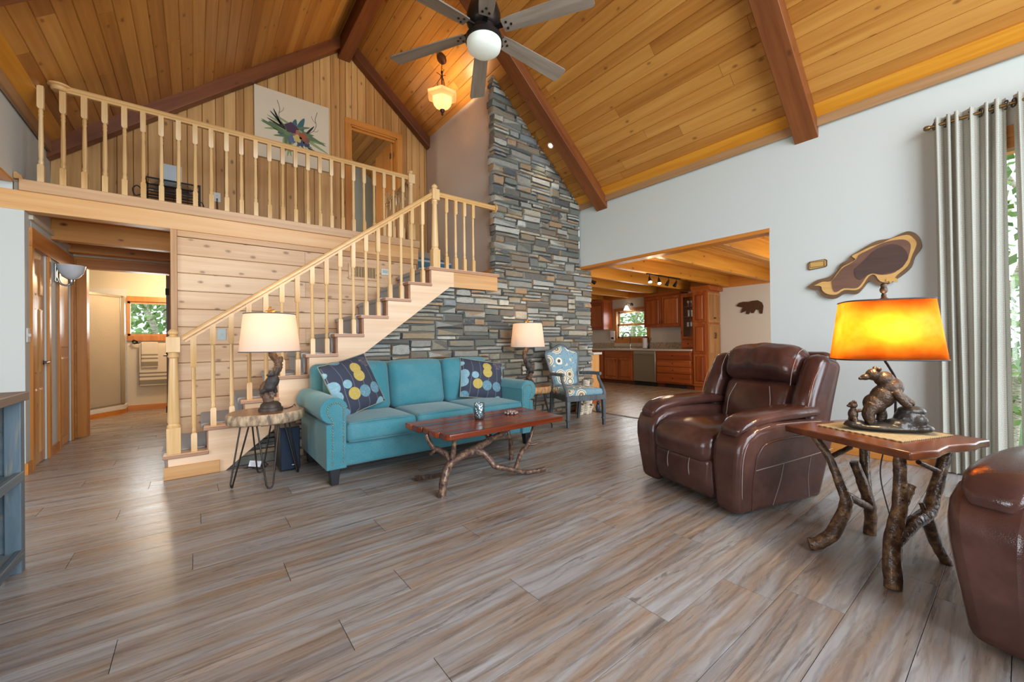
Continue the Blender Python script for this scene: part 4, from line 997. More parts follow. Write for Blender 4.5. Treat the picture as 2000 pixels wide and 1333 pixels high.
# ---------------------------------------------------------------- patterned armchair
def medallion():
    t = NT('blue_medallion_fabric'); v = t.coords((1, 1, 1), False)
    n = t.add('ShaderNodeTexVoronoi', feature='F1'); t.set(n, Scale=6.2, Randomness=.75); t.link(v, n.inputs['Vector']); d = n.outputs['Distance']
    sep = t.add('ShaderNodeSeparateColor'); t.link(n.outputs['Color'], sep.inputs[0])
    d2 = t.math('ADD', t.math('DIVIDE', d, t.math('ADD', t.math('MULTIPLY', sep.outputs[0], .45), .70)), 0)
    rings = t.ramp(d2, [(0, '#d9d4c0'), (.10, '#5a4738'), (.17, '#b8a88a'), (.27, '#e4dcc4'), (.36, '#3c3a3e'), (.41, '#e0d9c6'), (.50, '#7b9dab'), (.56, '#7b9dab')], 'CONSTANT')
    k = t.voro(v, 30); bg = t.mix(t.ramp(k, [(.16, '#ffffff'), (.22, '#000000')]), '#7b9dab', '#5f4c3e'); k2 = t.noise(v, 14, 3); bg = t.mix(t.ramp(k2, [(.60, '#000000'), (.64, '#ffffff')]), bg, '#cdc6b0')
    t.color(t.mix(t.ramp(d2, [(.49, '#ffffff'), (.52, '#000000')]), bg, rings)); t.rough(.85); return t.m
M_med = medallion()
M_greyw = wood('weathered_grey_wood', '#33383c', '#525a5f', '#747d82', 'z', grain=40, along=3, rough=.55, var=.1)
A = thing('armchair', 'grey wooden armchair with pale blue medallion upholstery against the stone wall', 'chair', (4.065, 3.79, 0), rad(-14.6))
def taper(x, y, z0, z1, a0, a1, dx=0, dy=0):
    m = MB(); m._add([(x + dx - a0, y + dy - a0, z0), (x + dx + a0, y + dy - a0, z0), (x + dx + a0, y + dy + a0, z0), (x + dx - a0, y + dy + a0, z0), (x - a1, y - a1, z1), (x + a1, y - a1, z1), (x + a1, y + a1, z1), (x - a1, y + a1, z1)], [(3, 2, 1, 0), (4, 5, 6, 7), (0, 1, 5, 4), (1, 2, 6, 5), (2, 3, 7, 6), (3, 0, 4, 7)]); return m
for x in (-.275, .275):
    taper(x, -.24, 0, .40, .016, .027).build('leg', M_greyw, A, bevel=.003)
    m = taper(x, -.24, .085, .10, .026, .026); m.build('leg_collar', M_greyw, A, bevel=.003)
    taper(x * .84, .24, 0, .42, .016, .025, 0, .07).build('leg', M_greyw, A, bevel=.003)
MB().box(-.30, .30, -.268, -.235, .335, .405).build('seat_rail', M_greyw, A, bevel=.005); MB().box(-.25, .25, .215, .25, .335, .405).build('seat_rail', M_greyw, A, bevel=.005)
for s in (-1, 1):
    m = MB(); m._add([(s * .30, -.25, .335), (s * .27, -.25, .335), (s * .225, .24, .335), (s * .25, .24, .335), (s * .30, -.25, .405), (s * .27, -.25, .405), (s * .225, .24, .405), (s * .25, .24, .405)], [(0, 1, 2, 3), (7, 6, 5, 4), (0, 4, 5, 1), (1, 5, 6, 2), (2, 6, 7, 3), (3, 7, 4, 0)]); m.build('seat_rail', M_greyw, A, bevel=.005)
    # arm: upright curving back from the front leg, then a level rest to the back
    MB().tube(bez([(s * .285, -.24, .40), (s * .285, -.225, .46), (s * .287, -.16, .55), (s * .287, -.115, .61), (s * .287, -.105, .665)], 6), lerps([.026, .024, .021, .020, .022], 25), 8).build('arm_support', M_greyw, A, smooth=40)
    MB().tube(bez([(s * .288, -.16, .672), (s * .290, -.02, .672), (s * .275, .12, .668), (s * .232, .265, .66)], 6), .023, 8, True, 0, R, .8).build('arm_rest', M_greyw, A, smooth=40)
def stf(P, p): P = P.copy(); P.x *= 1 - .10 * (P.y + .25) / .5; return P
MB().soft((0, -.01, .435), (.56, .48, .095), .04, 6, (0, 0, .02), fn=stf).build('seat_cushion', M_med, A, smooth=60)
# camel back panel: outline in x,z, leaning back
def outline(k):
    pts = [(-.185, .50), (-.20, .60), (-.225, .74), (-.265, .90), (-.245, .965), (-.165, .985), (-.10, 1.02), (0, 1.06), (.10, 1.02), (.165, .985), (.245, .965), (.265, .90), (.225, .74), (.20, .60), (.185, .50), (0, .485)]
    cx_, cz_ = 0, .77
    return [(cx_ + (x - cx_) * k, cz_ + (z - cz_) * k) for x, z in pts]
def backpt(x, z, d): y = .245 + (z - .42) * .24; return (x, y + d, z)
P = [backpt(x, z, 0) for x, z in outline(1)]; P = bez(P + [P[0]], 5)
MB().tube(P, .021, 8, False).build('back_frame', M_greyw, A, smooth=50)
op = bez([(x, 0, z) for x, z in outline(.96)] + [(outline(.96)[0][0], 0, outline(.96)[0][1])], 4)[:-1]; n = len(op); m = MB(); rings = []
for k, d in ((1, .018), (1, -.012), (.9, -.03), (.6, -.045), (.25, -.052)):
    rings.append([backpt(q.x * k, .77 + (q.z - .77) * k, d) for q in op])
vs = [v for r in rings for v in r]; m._add(vs, [(i * n + j, i * n + (j + 1) % n, (i + 1) * n + (j + 1) % n, (i + 1) * n + j) for i in range(4) for j in range(n)] + [tuple(range(n)), tuple(range(4 * n, 5 * n))])
m.build('back_upholstery', M_med, A, smooth=60)
for s in (-1, 1): MB().tube([(s * .215, .255, .39), (s * .205, .262, .45), backpt(s * .19, .52, 0)], .023, 8).build('back_post', M_greyw, A, smooth=50)

# ---------------------------------------------------------------- tree-leg side table and its lamp
M_slab = wood('red_brown_live_edge_slab', '#3d1d12', '#62331d', '#85502f', 'x', grain=9, along=1.2, rough=.22, knots=.5, knotcol='#240e06', var=.05, streak='#32130a', bump=.04)
tt = thing('side_table', 'live edge red wood side table on thick knotty branch legs', 'side table', (2.85, .5, 0))
c0, c1, c2, c3 = Vector((2.455, .318, 0)), Vector((3.05, .115, 0)), Vector((3.215, .685, 0)), Vector((2.72, .885, 0))
def edge(a, b, amps): return [a.lerp(b, i / len(amps)) + (b - a).normalized().cross(Vector((0, 0, 1))) * q for i, q in enumerate(amps)]
ring = edge(c0, c1, [0, .012, .02, .002, -.012, .004, .012, -.004]) + edge(c1, c2, [0, .006, -.004, .006]) + edge(c2, c3, [0, .012, .0, .01, -.006]) + edge(c3, c0, [0, .003, -.003, .003])
MB().prism([(p.x, p.y) for p in ring], 'z', .562, .60).build('top', M_slab, tt, bevel=.008, seg=3)
LEGS = [([(2.52, .716, .03), (2.54, .681, .04), (2.58, .628, .10), (2.66, .591, .232), (2.67, .605, .30), (2.68, .662, .46), (2.70, .735, .565)], [.036, .037, .037, .034, .03, .024, .021]),
    ([(2.66, .595, .289), (2.80, .566, .223), (2.94, .548, .162)], [.026, .024, .026]),
    ([(2.98, .557, 0), (2.94, .548, .162), (2.92, .577, .303), (2.91, .607, .41)], [.034, .033, .03, .027]),
    ([(2.94, .556, .208), (3.0, .579, .341), (3.05, .587, .565)], [.03, .03, .026]),
    ([(2.68, .658, .467), (2.80, .597, .511)], [.016, .015]),
    ([(2.41, .374, 0), (2.45, .382, .182), (2.52, .366, .338), (2.54, .366, .469), (2.55, .368, .565)], [.040, .039, .034, .029, .028]),
    ([(2.50, .367, .315), (2.545, .352, .37), (2.58, .341, .424)], [.024, .026, .03]),
    ([(2.45, .373, .189), (2.58, .336, .245), (2.72, .297, .276), (2.82, .284, .355), (2.95, .248, .565)], [.034, .034, .036, .032, .028]),
    ([(2.70, .303, .27), (2.80, .286, .125), (2.87, .251, 0)], [.032, .03, .028]),
    ([(2.69, .305, .284), (2.69, .317, .322)], [.012, .011]), ([(2.88, .264, .435), (2.72, .327, .506)], [.016, .014])]
def branch2():
    t = NT('dark_knotty_branch'); v = t.coords((1, 1, 1)); n = t.noise(v, 22, 4, .65); k = t.voro(v, 30)
    c = t.ramp(n, [(.32, '#2c1c14'), (.5, '#553d2c'), (.68, '#8d6b47')]); c = t.mix(t.ramp(k, [(.08, '#ffffff'), (.18, '#000000')]), c, '#160d09')
    t.color(c); t.rough(.28); t.bump(n, .7, .012); return t.m
M_branch2 = branch2()
for p, r in LEGS: branch(tt, 'branch_leg', p, [q * .84 for q in r], .08, 10, M_branch2)

jm = NT('woven_jute'); _v = jm.coords((1, 1, 1), False); _w = jm.add('ShaderNodeTexWave', wave_type='BANDS', bands_direction='X'); jm.set(_w, Scale=24.0, Distortion=1.5, Detail=2.0); jm.link(_v, _w.inputs['Vector']); _n = jm.noise(_v, 90, 3)
jm.color(jm.ramp(jm.math('MULTIPLY', _w.outputs['Fac'], _n), [(.05, '#7d6a50'), (.3, '#ad9873'), (.55, '#c9b894')])); jm.rough(.9); jm.bump(_w.outputs['Fac'], .8, .006)
q = [(2.82, .755), (2.655, .375), (3.02, .235), (3.185, .625)]
o = MB().prism(q, 'z', .600, .607).build('jute_mat', jm.m, bevel=.002); tag(o, 'woven jute mat under the bear lamp', 'mat')

M_bronze = plain('dark_bronze', '#4f3d30', .38, .55, .9, 110, None, .35); M_rock = plain('bronze_rock', '#4a4642', .32, .5, 1.0, 42, None, .4)
lamp = thing('bear_lamp', 'lamp with bronze bear and glowing orange shade on the branch table', 'lamp', (2.90, .47, .615), rad(-62))
# local frame: +x to the viewer's right, -y towards the viewer
blob('rock_base', [((-.01, 0, .015), (.175, .085, .024)), ((.095, 0, .055), (.065, .06, .065)), ((.105, .0, .105), (.058, .05, .026)), ((.05, -.01, .03), (.06, .06, .035)), ((.135, -.02, .02), (.05, .05, .024)), ((-.13, -.01, .022), (.05, .05, .024)), ((.12, -.04, .06), (.035, .025, .03))], M_rock, lamp, .005, 1)
blob('bear', [((-.045, 0, .135), (.052, .052, .055)), ((-.012, 0, .175), (.055, .052, .07), ('Y', 22)), ((.022, 0, .225), (.055, .05, .055), ('Y', 30)), ((-.005, 0, .268), (.045, .042, .042)), ((-.05, -.008, .292), (.036, .033, .033)), ((-.085, -.012, .278), (.026, .019, .017), ('Y', -12)), ((-.108, -.014, .270), (.011, .011, .009)), ((-.035, -.034, .322), .011), ((-.035, .022, .325), .011)], M_bronze, lamp, .0035, 2,
     [([(.03, -.035, .205), (.05, -.048, .165), (.068, -.048, .140), (.085, -.046, .134)], [.026, .021, .017, .014]), ([(.04, .035, .205), (.085, .03, .165), (.115, .025, .142), (.128, .022, .138)], [.026, .021, .016, .013]), ([(-.06, -.03, .13), (-.085, -.038, .085), (-.08, -.042, .045), (-.095, -.046, .035)], [.034, .029, .023, .018]), ([(-.03, .03, .12), (-.005, .035, .075), (-.01, .035, .035)], [.032, .024, .022])])
blob('bear_cub', [((-.145, -.02, .075), (.023, .021, .034)), ((-.145, -.02, .125), (.021, .02, .019)), ((-.164, -.024, .12), (.010, .010, .008)), ((-.138, -.033, .143), .0075), ((-.138, -.008, .143), .0075)], M_bronze, lamp, .003, 1, [([(-.135, -.03, .095), (-.112, -.035, .10)], [.01, .009]), ([(-.14, -.03, .055), (-.14, -.037, .03)], [.014, .014]), ([(-.15, -.005, .055), (-.15, -.005, .03)], [.013, .013])])
MB().tube(bez([(.06, .06, .03), (.065, .06, .22), (.062, .055, .27), (.02, .02, .34), (0, 0, .37), (0, 0, .42), (0, 0, .72)], 6), .006, 8).build('lamp_arm', plain('dark_bronze_tube', '#3b312b', .4, .6), lamp, smooth=60)
def shade_orange():
    t = NT('orange_mica_shade'); t.n.remove(t.b); out = t.n['Material Output']; v = t.coords((1, 1, 1), False); n = t.noise(v, 9, 4, .6)
    tr = t.add('ShaderNodeBsdfTranslucent'); t.link(t.ramp(n, [(.3, '#f0a040'), (.7, '#ffc470')]), tr.inputs[0]); pb = t.add('ShaderNodeBsdfPrincipled'); pb.inputs['Base Color'].default_value = hexc('#54392e'); pb.inputs['Roughness'].default_value = .35
    mx = t.add('ShaderNodeMixShader'); mx.inputs[0].default_value = .86; t.link(pb.outputs[0], mx.inputs[1]); t.link(tr.outputs[0], mx.inputs[2]); t.link(mx.outputs[0], out.inputs[0]); return t.m
def rr(a, b, c=4.0):
    out = []
    for i in range(48):
        t_ = 2 * pi * i / 48; co, si = math.cos(t_), math.sin(t_); out.append((a * math.copysign(abs(co) ** (2 / c), co), b * math.copysign(abs(si) ** (2 / c), si)))
    return out
m = MB(); bot, top = rr(.222, .165), rr(.184, .135); N = 48
vs = [(x, y, .375) for x, y in bot] + [(x, y, .685) for x, y in top]; m._add(vs, [(i, (i + 1) % N, N + (i + 1) % N, N + i) for i in range(N)])
M_oshade = shade_orange()
shd = m.build('shade', M_oshade, lamp, smooth=50)
sd = shd.modifiers.new('th', 'SOLIDIFY'); sd.thickness = .002
M_edge = plain('dark_shade_band', '#2d2a2c', .5)
for pts, z in ((bot, .375), (top, .685)): MB().tube([(x, y, z) for x, y in pts] + [(pts[0][0], pts[0][1], z)], .0035, 6).build('shade_rim', M_edge, shd, smooth=60)
spd = MB(); spd.tube([(-.183, 0, .68), (.183, 0, .68)], .002, 5); spd.tube([(0, -.134, .68), (0, .134, .68)], .002, 5); spd.build('spider', M_edge, shd)
blob('finial', [((0, 0, .745), (.018, .018, .02)), ((0, 0, .77), (.014, .014, .014)), ((0, 0, .715), (.012, .012, .014))], M_bronze, lamp, .003, 1)
MB().lathe([(.022, 0), (.024, .006), (.014, .012), (.01, .02)], (0, 0, .69), 14).build('finial_base', plain('copper_cap', '#8a5a38', .35, .7), lamp, smooth=40)
MB().ball((-.03, 0, .53), (.026, .026, .03), 12, 8).build('bulb', emit('warm_bulb', (1, .78, .5), 6), lamp, smooth=60)
l = point('bear_lamp_light', (0, 0, 0), 17, (1, .74, .40), .05); l.parent = lamp; l.location = (-.02, -.06, .53)
o = MB().tube(bez([(2.98, .50, .62), (3.06, .49, .612), (3.12, .47, .607), (3.18, .46, .60), (3.215, .50, .55), (3.22, .55, .3), (3.2, .5, .02)]), .0035, 6).build('lamp_cord', M_cord, smooth=60); tag(o, 'dark cord of the bear lamp trailing behind the branch table', 'cord')

# ---------------------------------------------------------------- ceiling fan
M_blade = wood('grey_weathered_blade', '#685d52', '#897c6e', '#a59a8c', 'x', grain=26, along=2.0, rough=.55, var=.15)
M_bz = plain('oil_rubbed_bronze', '#2e2826', .4, .6)
FX, FY, FZ = 1.835, 2.66, 3.60
fan = thing('ceiling_fan', 'six-blade ceiling fan with grey wooden blades and white bowl light', 'ceiling fan', (FX, FY, FZ))
MB().lathe([(.075, ZA - .345 - FZ), (.07, ZA - .40 - FZ), (.03, ZA - .43 - FZ)], (FX, FY, FZ), 20).build('canopy', M_bz, fan, smooth=40)
MB().lathe([(.013, .25), (.013, ZA - .42 - FZ)], (FX, FY, FZ), 12).build('downrod', M_bz, fan, smooth=40)
MB().lathe([(.03, .27), (.06, .24), (.115, .20), (.135, .13), (.135, .06), (.12, .03), (.10, .02), (.10, -.03), (.13, -.035), (.146, -.05), (.148, -.085), (.14, -.09)], (FX, FY, FZ), 36).build('motor_housing', M_bz, fan, smooth=40)
gl = NT('frosted_fan_glass'); gl.color('#dfe3da'); gl.rough(.35); gl.b.inputs['Emission Color'].default_value = hexc('#e6ecd8'); gl.b.inputs['Emission Strength'].default_value = .12
MB().lathe([(.139, -.075), (.139, -.105), (.130, -.14), (.10, -.165), (.05, -.178), (.001, -.181)], (FX, FY, FZ), 36, False).build('light_bowl', gl.m, fan, smooth=60)
for i in range(6):
    a = rad(60 * i + .5); m = MB(); prof = [(.165, -.052), (.24, -.060), (.845, -.074), (.862, -.070), (.868, -.060), (.875, .055), (.868, .068), (.845, .074), (.24, .060), (.165, .052)]
    m.prism(prof, 'z', -.005, .005)
    mt = Matrix.Rotation(a, 4, 'Z') @ Matrix.Rotation(rad(-11), 4, 'X')
    b = m.build('blade', M_blade, fan, loc=(0, 0, 0), rot=mt.to_euler(), bevel=.003) if False else None
    bm_ = MB(); bm_.prism(prof, 'z', -.005, .005); bo = place('blade', bm_.mesh('blade'), M_blade, fan, (0, 0, 0), mt.to_euler()); bo.data.materials.clear(); bo.data.materials.append(M_blade)
    ir = MB(); ir.box(.09, .20, -.018, .018, .004, .016); io = place('blade_iron', ir.mesh('blade_iron'), M_bz, fan, (0, 0, 0), mt.to_euler())
    sc = MB()
    for (u, v) in ((.20, -.026), (.20, .026), (.235, 0)): sc.lathe([(.0095, -.010), (.0095, -.005)], (u, v, 0), 10)
    place('screws', sc.mesh('screws'), M_bz, bo)

# ---------------------------------------------------------------- pendant and recessed light
PXp, PYp = 2.735, 5.01; zc = roof_z(PXp)
pd = thing('pendant_light', 'bronze pendant light with glowing hexagonal glass shade over the stairs', 'light', (PXp, PYp, zc))
Mc = Matrix.Translation((PXp, PYp, zc - .012)) @ Matrix.Rotation(ANG, 4, 'Y')
MB().lathe([(.075, .004), (.07, -.02), (.03, -.035), (.0, -.037)], n=24, m=Mc).build('canopy', plain('rust_bronze', '#4a2c1c', .45, .5), pd, smooth=40)
M_rb = plain('rust_bronze', '#4a2c1c')
ch_ = MB(); zz = zc - .04
while zz > 4.90:
    ring = [(PXp + .009 * math.cos(t_) * (1 if int(zz * 50) % 2 else .2), PYp + .009 * math.cos(t_) * (.2 if int(zz * 50) % 2 else 1), zz - .018 + .018 * math.sin(t_)) for t_ in [k * pi / 4 for k in range(9)]]
    ch_.tube(ring, .0025, 5); zz -= .028
ch_.build('chain', M_rb, pd)
for k in range(3):
    a = k * 2 * pi / 3 + .4; c, s = math.cos(a), math.sin(a)
    pts = [(r * c + PXp, r * s + PYp, z) for r, z in ((.075, 4.90), (.05, 4.885), (.018, 4.86), (.02, 4.82), (.055, 4.77), (.06, 4.70), (.055, 4.62), (.05, 4.57))]
    MB().tube(bez(pts, 5), .005, 6).build('scroll_bar', M_rb, pd, smooth=60)
MB().lathe([(.012, 4.92), (.018, 4.90), (.010, 4.87), (.012, 4.5)], (PXp, PYp, 0), 10).build('stem', M_rb, pd, smooth=40)
sg = NT('glowing_hex_glass'); sg.n.remove(sg.b); _o = sg.n['Material Output']; _t = sg.add('ShaderNodeBsdfTranslucent'); _t.inputs[0].default_value = hexc('#f6e2c4'); _d = sg.add('ShaderNodeBsdfDiffuse'); _d.inputs[0].default_value = hexc('#d8c3a2'); _x = sg.add('ShaderNodeMixShader'); _x.inputs[0].default_value = .7; sg.link(_d.outputs[0], _x.inputs[1]); sg.link(_t.outputs[0], _x.inputs[2]); sg.link(_x.outputs[0], _o.inputs[0])
MB().lathe([(.025, 4.37), (.09, 4.41), (.135, 4.47), (.15, 4.52), (.215, 4.55), (.225, 4.585), (.222, 4.585), (.212, 4.553), (.147, 4.524), (.13, 4.473), (.088, 4.415), (.025, 4.376)], (PXp, PYp, 0), 6, False).build('shade', sg.m, pd)
MB().lathe([(.004, 4.29), (.018, 4.31), (.014, 4.33), (.03, 4.35), (.035, 4.372), (.012, 4.385)], (PXp, PYp, 0), 14).build('finial', M_rb, pd, smooth=40)
for s in (-1, 1):
    MB().ball((PXp + s * .07, PYp - s * .03, 4.50), (.022, .022, .032), 10, 8).build('bulb', emit('pendant_bulb', (1, .80, .5), 14), pd, smooth=60)
l = point('pendant_glow', (0, 0, 0), 26, (1, .70, .38), .05); l.parent = pd; l.location = (0, 0, 4.53 - zc)
rl = thing('recessed_light', 'small recessed spotlight in the sloped ceiling beside the chimney', 'light', (4.091, 4.255, roof_z(4.091)))
Mr = Matrix.Translation((4.091, 4.255, roof_z(4.091) - .001)) @ Matrix.Rotation(ANG, 4, 'Y')
MB().lathe([(.034, -.002), (.046, -.006), (.05, 0)], n=20, cap=False, m=Mr).build('trim_ring', plain('white_trim_ring', '#e0d8c8', .5), rl, smooth=40)
MB().lathe([(.03, -.004), (.0, -.004)], n=16, cap=False, m=Mr).build('lens', emit('spot_lens', (1, .9, .75), 10), rl)
sl = bpy.data.lights.new('chimney_spot', 'SPOT'); sl.energy = 9; sl.color = (1, .85, .62); sl.spot_size = rad(80); sl.spot_blend = .6; sl.shadow_soft_size = .03
so = bpy.data.objects.new('chimney_spot', sl); COL.objects.link(so); so.parent = rl; so.location = (-.02, -.0, -.05); so.rotation_euler = (rad(8), 0, 0)

# ---------------------------------------------------------------- curtain, rod, right-hand glass door
def curtain_mat():
    t = NT('woven_curtain'); tc = t.add('ShaderNodeTexCoord'); uv = tc.outputs['UV']
    mp = t.add('ShaderNodeMapping'); mp.inputs['Scale'].default_value = (1, 1, 1); t.link(uv, mp.inputs[0])
    sx_ = t.add('ShaderNodeSeparateXYZ'); t.link(mp.outputs[0], sx_.inputs[0])
    def bands(sock, k, lo, hi): f = t.math('FRACT', t.math('MULTIPLY', sock, k)); return t.ramp(f, [(lo, '#000000'), (lo + .06, '#ffffff'), (hi, '#ffffff'), (hi + .06, '#000000')])
    v = bands(sx_.outputs[0], 38, .40, .62); h = bands(sx_.outputs[1], 110, .3, .6); dash = bands(sx_.outputs[1], 70, .2, .7)
    n = t.noise(uv, 260, 2)
    base = t.mix(t.ramp(n, [(.35, '#000000'), (.65, '#ffffff')]), '#b3b2a6', '#d2d3c9')
    c = t.mix(t.math('MULTIPLY', h, .30), base, '#6d6a5e'); c = t.mix(t.math('MULTIPLY', t.math('MULTIPLY', v, dash), .65), c, '#b08a6c')
    t.n.remove(t.b); d = t.add('ShaderNodeBsdfDiffuse'); tr = t.add('ShaderNodeBsdfTranslucent'); t.link(c, d.inputs[0]); t.link(c, tr.inputs[0])
    mx = t.add('ShaderNodeMixShader'); mx.inputs[0].default_value = .25; t.link(d.outputs[0], mx.inputs[1]); t.link(tr.outputs[0], mx.inputs[2]); t.link(mx.outputs[0], t.n['Material Output'].inputs[0]); return t.m
M_curt = curtain_mat()
def curtain(name, label, ya, yb, folds, seed, ztop=2.90):
    T = thing(name, label, 'curtain', (4.80, (ya + yb) / 2, 0), None)
    rg = random.Random(seed); ph = [rg.uniform(.65, 1.35) for _ in range(folds + 2)]; nu, nv = folds * 12, 26; vs = []; uvs = []
    for j in range(nv + 1):
        t_ = j / nv; z = ztop * (1 - t_) + .012 * t_
        for i in range(nu + 1):
            u = i / nu; f = folds * (u + .035 * math.sin(2 * pi * u * 1.6 + seed) * math.sin(pi * u)); k = int(min(f, folds - 1)); amp = (.052 - .010 * t_) * ph[k]
            # pleats sway a little and open towards the floor
            y = ya + (yb - ya) * (u + .012 * math.sin(f * 1.7 + 3 * t_)) + .035 * t_ * math.sin(u * 5 + seed) + .02 * t_ * (1 - 2 * u)
            x = 4.80 - amp * math.sin(2 * pi * f) - .015 * t_ * math.sin(f * .9 + 2 * t_)
            y += -.018 * math.sin(4 * pi * f) * (1 - .4 * t_)
            vs.append((x, y, z)); uvs.append((u * (ya - yb) * 2.6, t_ * ztop))
    m = MB(); m._add(vs, [(j * (nu + 1) + i, j * (nu + 1) + i + 1, (j + 1) * (nu + 1) + i + 1, (j + 1) * (nu + 1) + i) for j in range(nv) for i in range(nu)])
    o = m.build('fabric', M_curt, T, smooth=180)
    uvl = o.data.uv_layers.new(name='UVMap')
    for lp in o.data.loops: uvl.data[lp.index].uv = uvs[lp.vertex_index]
    for k in range(folds + 1):
        y = ya + (yb - ya) * (k / folds) * .98 - .004; g = [(4.80 + .0 + .0 * t0, y + .03 * math.cos(t0), 2.845 + .03 * math.sin(t0)) for t0 in [q * pi / 8 for q in range(17)]]
        g = [(4.80 + (gy - y) * .9, y + (gy - y) * .35, gz) for _, gy, gz in g]
        MB().tube(g, .006, 6).build('grommet', plain('bronze_grommet', '#4d4338', .4, .7), T, smooth=60)
    return T
curtain('curtain', 'grey-green woven curtain on the bronze rod beside the window', .455, .075, 6, 4)
curtain('curtain', 'woven curtain panel at the far right edge of the photo', .045, -.40, 5, 11)
rod = thing('curtain_rod', 'bronze curtain rod above the glass door', 'curtain rod', (4.80, -.75, 2.845))
MB().tube([(4.80, .48, 2.845), (4.80, -2.1, 2.845)], .0125, 12).build('rod', plain('antique_brass_rod', '#8a7048', .35, .8), rod, smooth=50)
MB().lathe([(.014, 0), (.02, .01), (.02, .03), (.012, .04)], n=14, m=Matrix.Translation((4.80, .475, 2.845)) @ Matrix.Rotation(-pi / 2, 4, 'X')).build('finial', plain('antique_brass_rod', '#8a7048'), rod, smooth=40)
for y in (.43, -2.02): MB().box(4.80, 4.9, y - .008, y + .008, 2.825, 2.84).build('bracket', plain('antique_brass_rod', '#8a7048'), rod)
gd = sempty('window_2')
for a, b in ((.22, .30), (-1.95, -1.87)): MB().box(4.885, 5.06, a, b, .06, 2.62).build('window_frame', M_orangez, gd)
MB().box(4.885, 5.06, -1.95, .30, 2.54, 2.64).build('window_frame', M_orange, gd); MB().box(4.93, 5.03, -1.87, .22, .06, .14).build('window_sill', M_orange, gd)
MB().box(4.95, 5.0, -.97, -.90, .14, 2.54).build('window_stile', M_orangez, gd)
def glass_mat(name, refl=.12):
    t = NT(name); t.n.remove(t.b); a = t.add('ShaderNodeBsdfTransparent'); b = t.add('ShaderNodeBsdfGlossy'); b.inputs['Roughness'].default_value = .02; mx = t.add('ShaderNodeMixShader'); f = t.add('ShaderNodeFresnel'); f.inputs[0].default_value = 1.45
    t.link(f.outputs[0], mx.inputs[0]); t.link(a.outputs[0], mx.inputs[1]); t.link(b.outputs[0], mx.inputs[2]); t.link(mx.outputs[0], t.n['Material Output'].inputs[0]); return t.m
M_glass = glass_mat('clear_glass')
for a, b in ((-.90, .22), (-1.87, -.97)): MB().box(4.972, 4.978, a, b, .14, 2.54).build('pane', M_glass, gd)
struct(MB().box(4.875, 4.90, .30, .36, 0, 2.70).build('trim_20', M_orangez, bevel=.003)); struct(MB().box(4.875, 4.90, -2.0, .36, 2.62, 2.71).build('trim_21', M_orange, bevel=.003))

# ---------------------------------------------------------------- carved lake map and plaque on the white wall
AR = {'outer': [(1.366, 1.631), (1.329, 1.600), (1.276, 1.588), (1.251, 1.535), (1.189, 1.497), (1.129, 1.498), (1.070, 1.535), (0.985, 1.520), (0.938, 1.563), (0.892, 1.629), (0.856, 1.612), (0.813, 1.578), (0.761, 1.589), (0.677, 1.646), (0.612, 1.715), (0.587, 1.800), (0.547, 1.870), (0.550, 1.936), (0.577, 1.997), (0.620, 2.028), (0.664, 2.022), (0.739, 1.992), (0.817, 1.991), (0.879, 1.969), (0.971, 1.915), (1.018, 1.887), (1.042, 1.849), (1.096, 1.821), (1.126, 1.758), (1.187, 1.710), (1.280, 1.691), (1.334, 1.659)],
 'gold': [(1.307, 1.637), (1.238, 1.666), (1.172, 1.664), (1.126, 1.727), (1.081, 1.788), (1.028, 1.816), (0.981, 1.845), (1.008, 1.880), (0.952, 1.906), (0.879, 1.939), (0.791, 1.963), (0.723, 1.989), (0.632, 1.998), (0.593, 1.961), (0.574, 1.908), (0.603, 1.814), (0.631, 1.729), (0.702, 1.655), (0.744, 1.598), (0.812, 1.619), (0.847, 1.681), (0.891, 1.670), (0.938, 1.587), (0.984, 1.556), (1.070, 1.566), (1.129, 1.529), (1.199, 1.542), (1.240, 1.584), (1.249, 1.623)],
 'inner': [(1.162, 1.663), (1.127, 1.708), (1.077, 1.775), (1.028, 1.804), (0.971, 1.843), (0.952, 1.882), (0.879, 1.916), (0.791, 1.957), (0.706, 1.968), (0.641, 1.955), (0.609, 1.904), (0.622, 1.817), (0.639, 1.764), (0.710, 1.685), (0.794, 1.674), (0.855, 1.694), (0.900, 1.677), (0.947, 1.600), (0.984, 1.574), (1.069, 1.584), (1.128, 1.553), (1.153, 1.587)],
 'deep': [(0.987, 1.749), (0.916, 1.822), (0.853, 1.893), (0.774, 1.931), (0.707, 1.929), (0.658, 1.891), (0.630, 1.830), (0.635, 1.775), (0.685, 1.704), (0.794, 1.680), (0.855, 1.700), (0.900, 1.683), (0.946, 1.648), (0.983, 1.688)]}
ml = thing('wooden_lake_map', 'layered brown wooden lake map carving on the white wall', 'wall art', (4.9, .95, 1.5))
def smooth2(pts, n=3): q = [(0, a, b) for a, b in pts]; return [(p.y, p.z) for p in bez(q + [q[0]], n)[:-1]]
for nm, key, x, c in (('bark_layer', 'outer', 4.872, ('#4e3722', '#6d4e30', '#7e5d3c')), ('shore_layer', 'gold', 4.862, ('#b07f3c', '#c99a55', '#d9af6d')), ('water_layer', 'inner', 4.856, ('#553829', '#6d4a38', '#7c5745')), ('deep_layer', 'deep', 4.851, ('#38231c', '#4b3128', '#5a3d32'))):
    MB().prism(smooth2(AR[key]), 'x', x, 4.898 if key == 'outer' else x + .014).build(nm, wood('map_' + nm, *c, axis='y', grain=18, along=2, rough=.5, var=.02), ml)
bearp = [(-.04, .0), (-.035, .022), (-.02, .027), (.005, .025), (.02, .03), (.038, .022), (.042, .0), (.04, -.022), (.028, -.022), (.024, -.008), (.004, -.008), (.0, -.024), (-.012, -.024), (-.014, -.004), (-.026, -.003)]
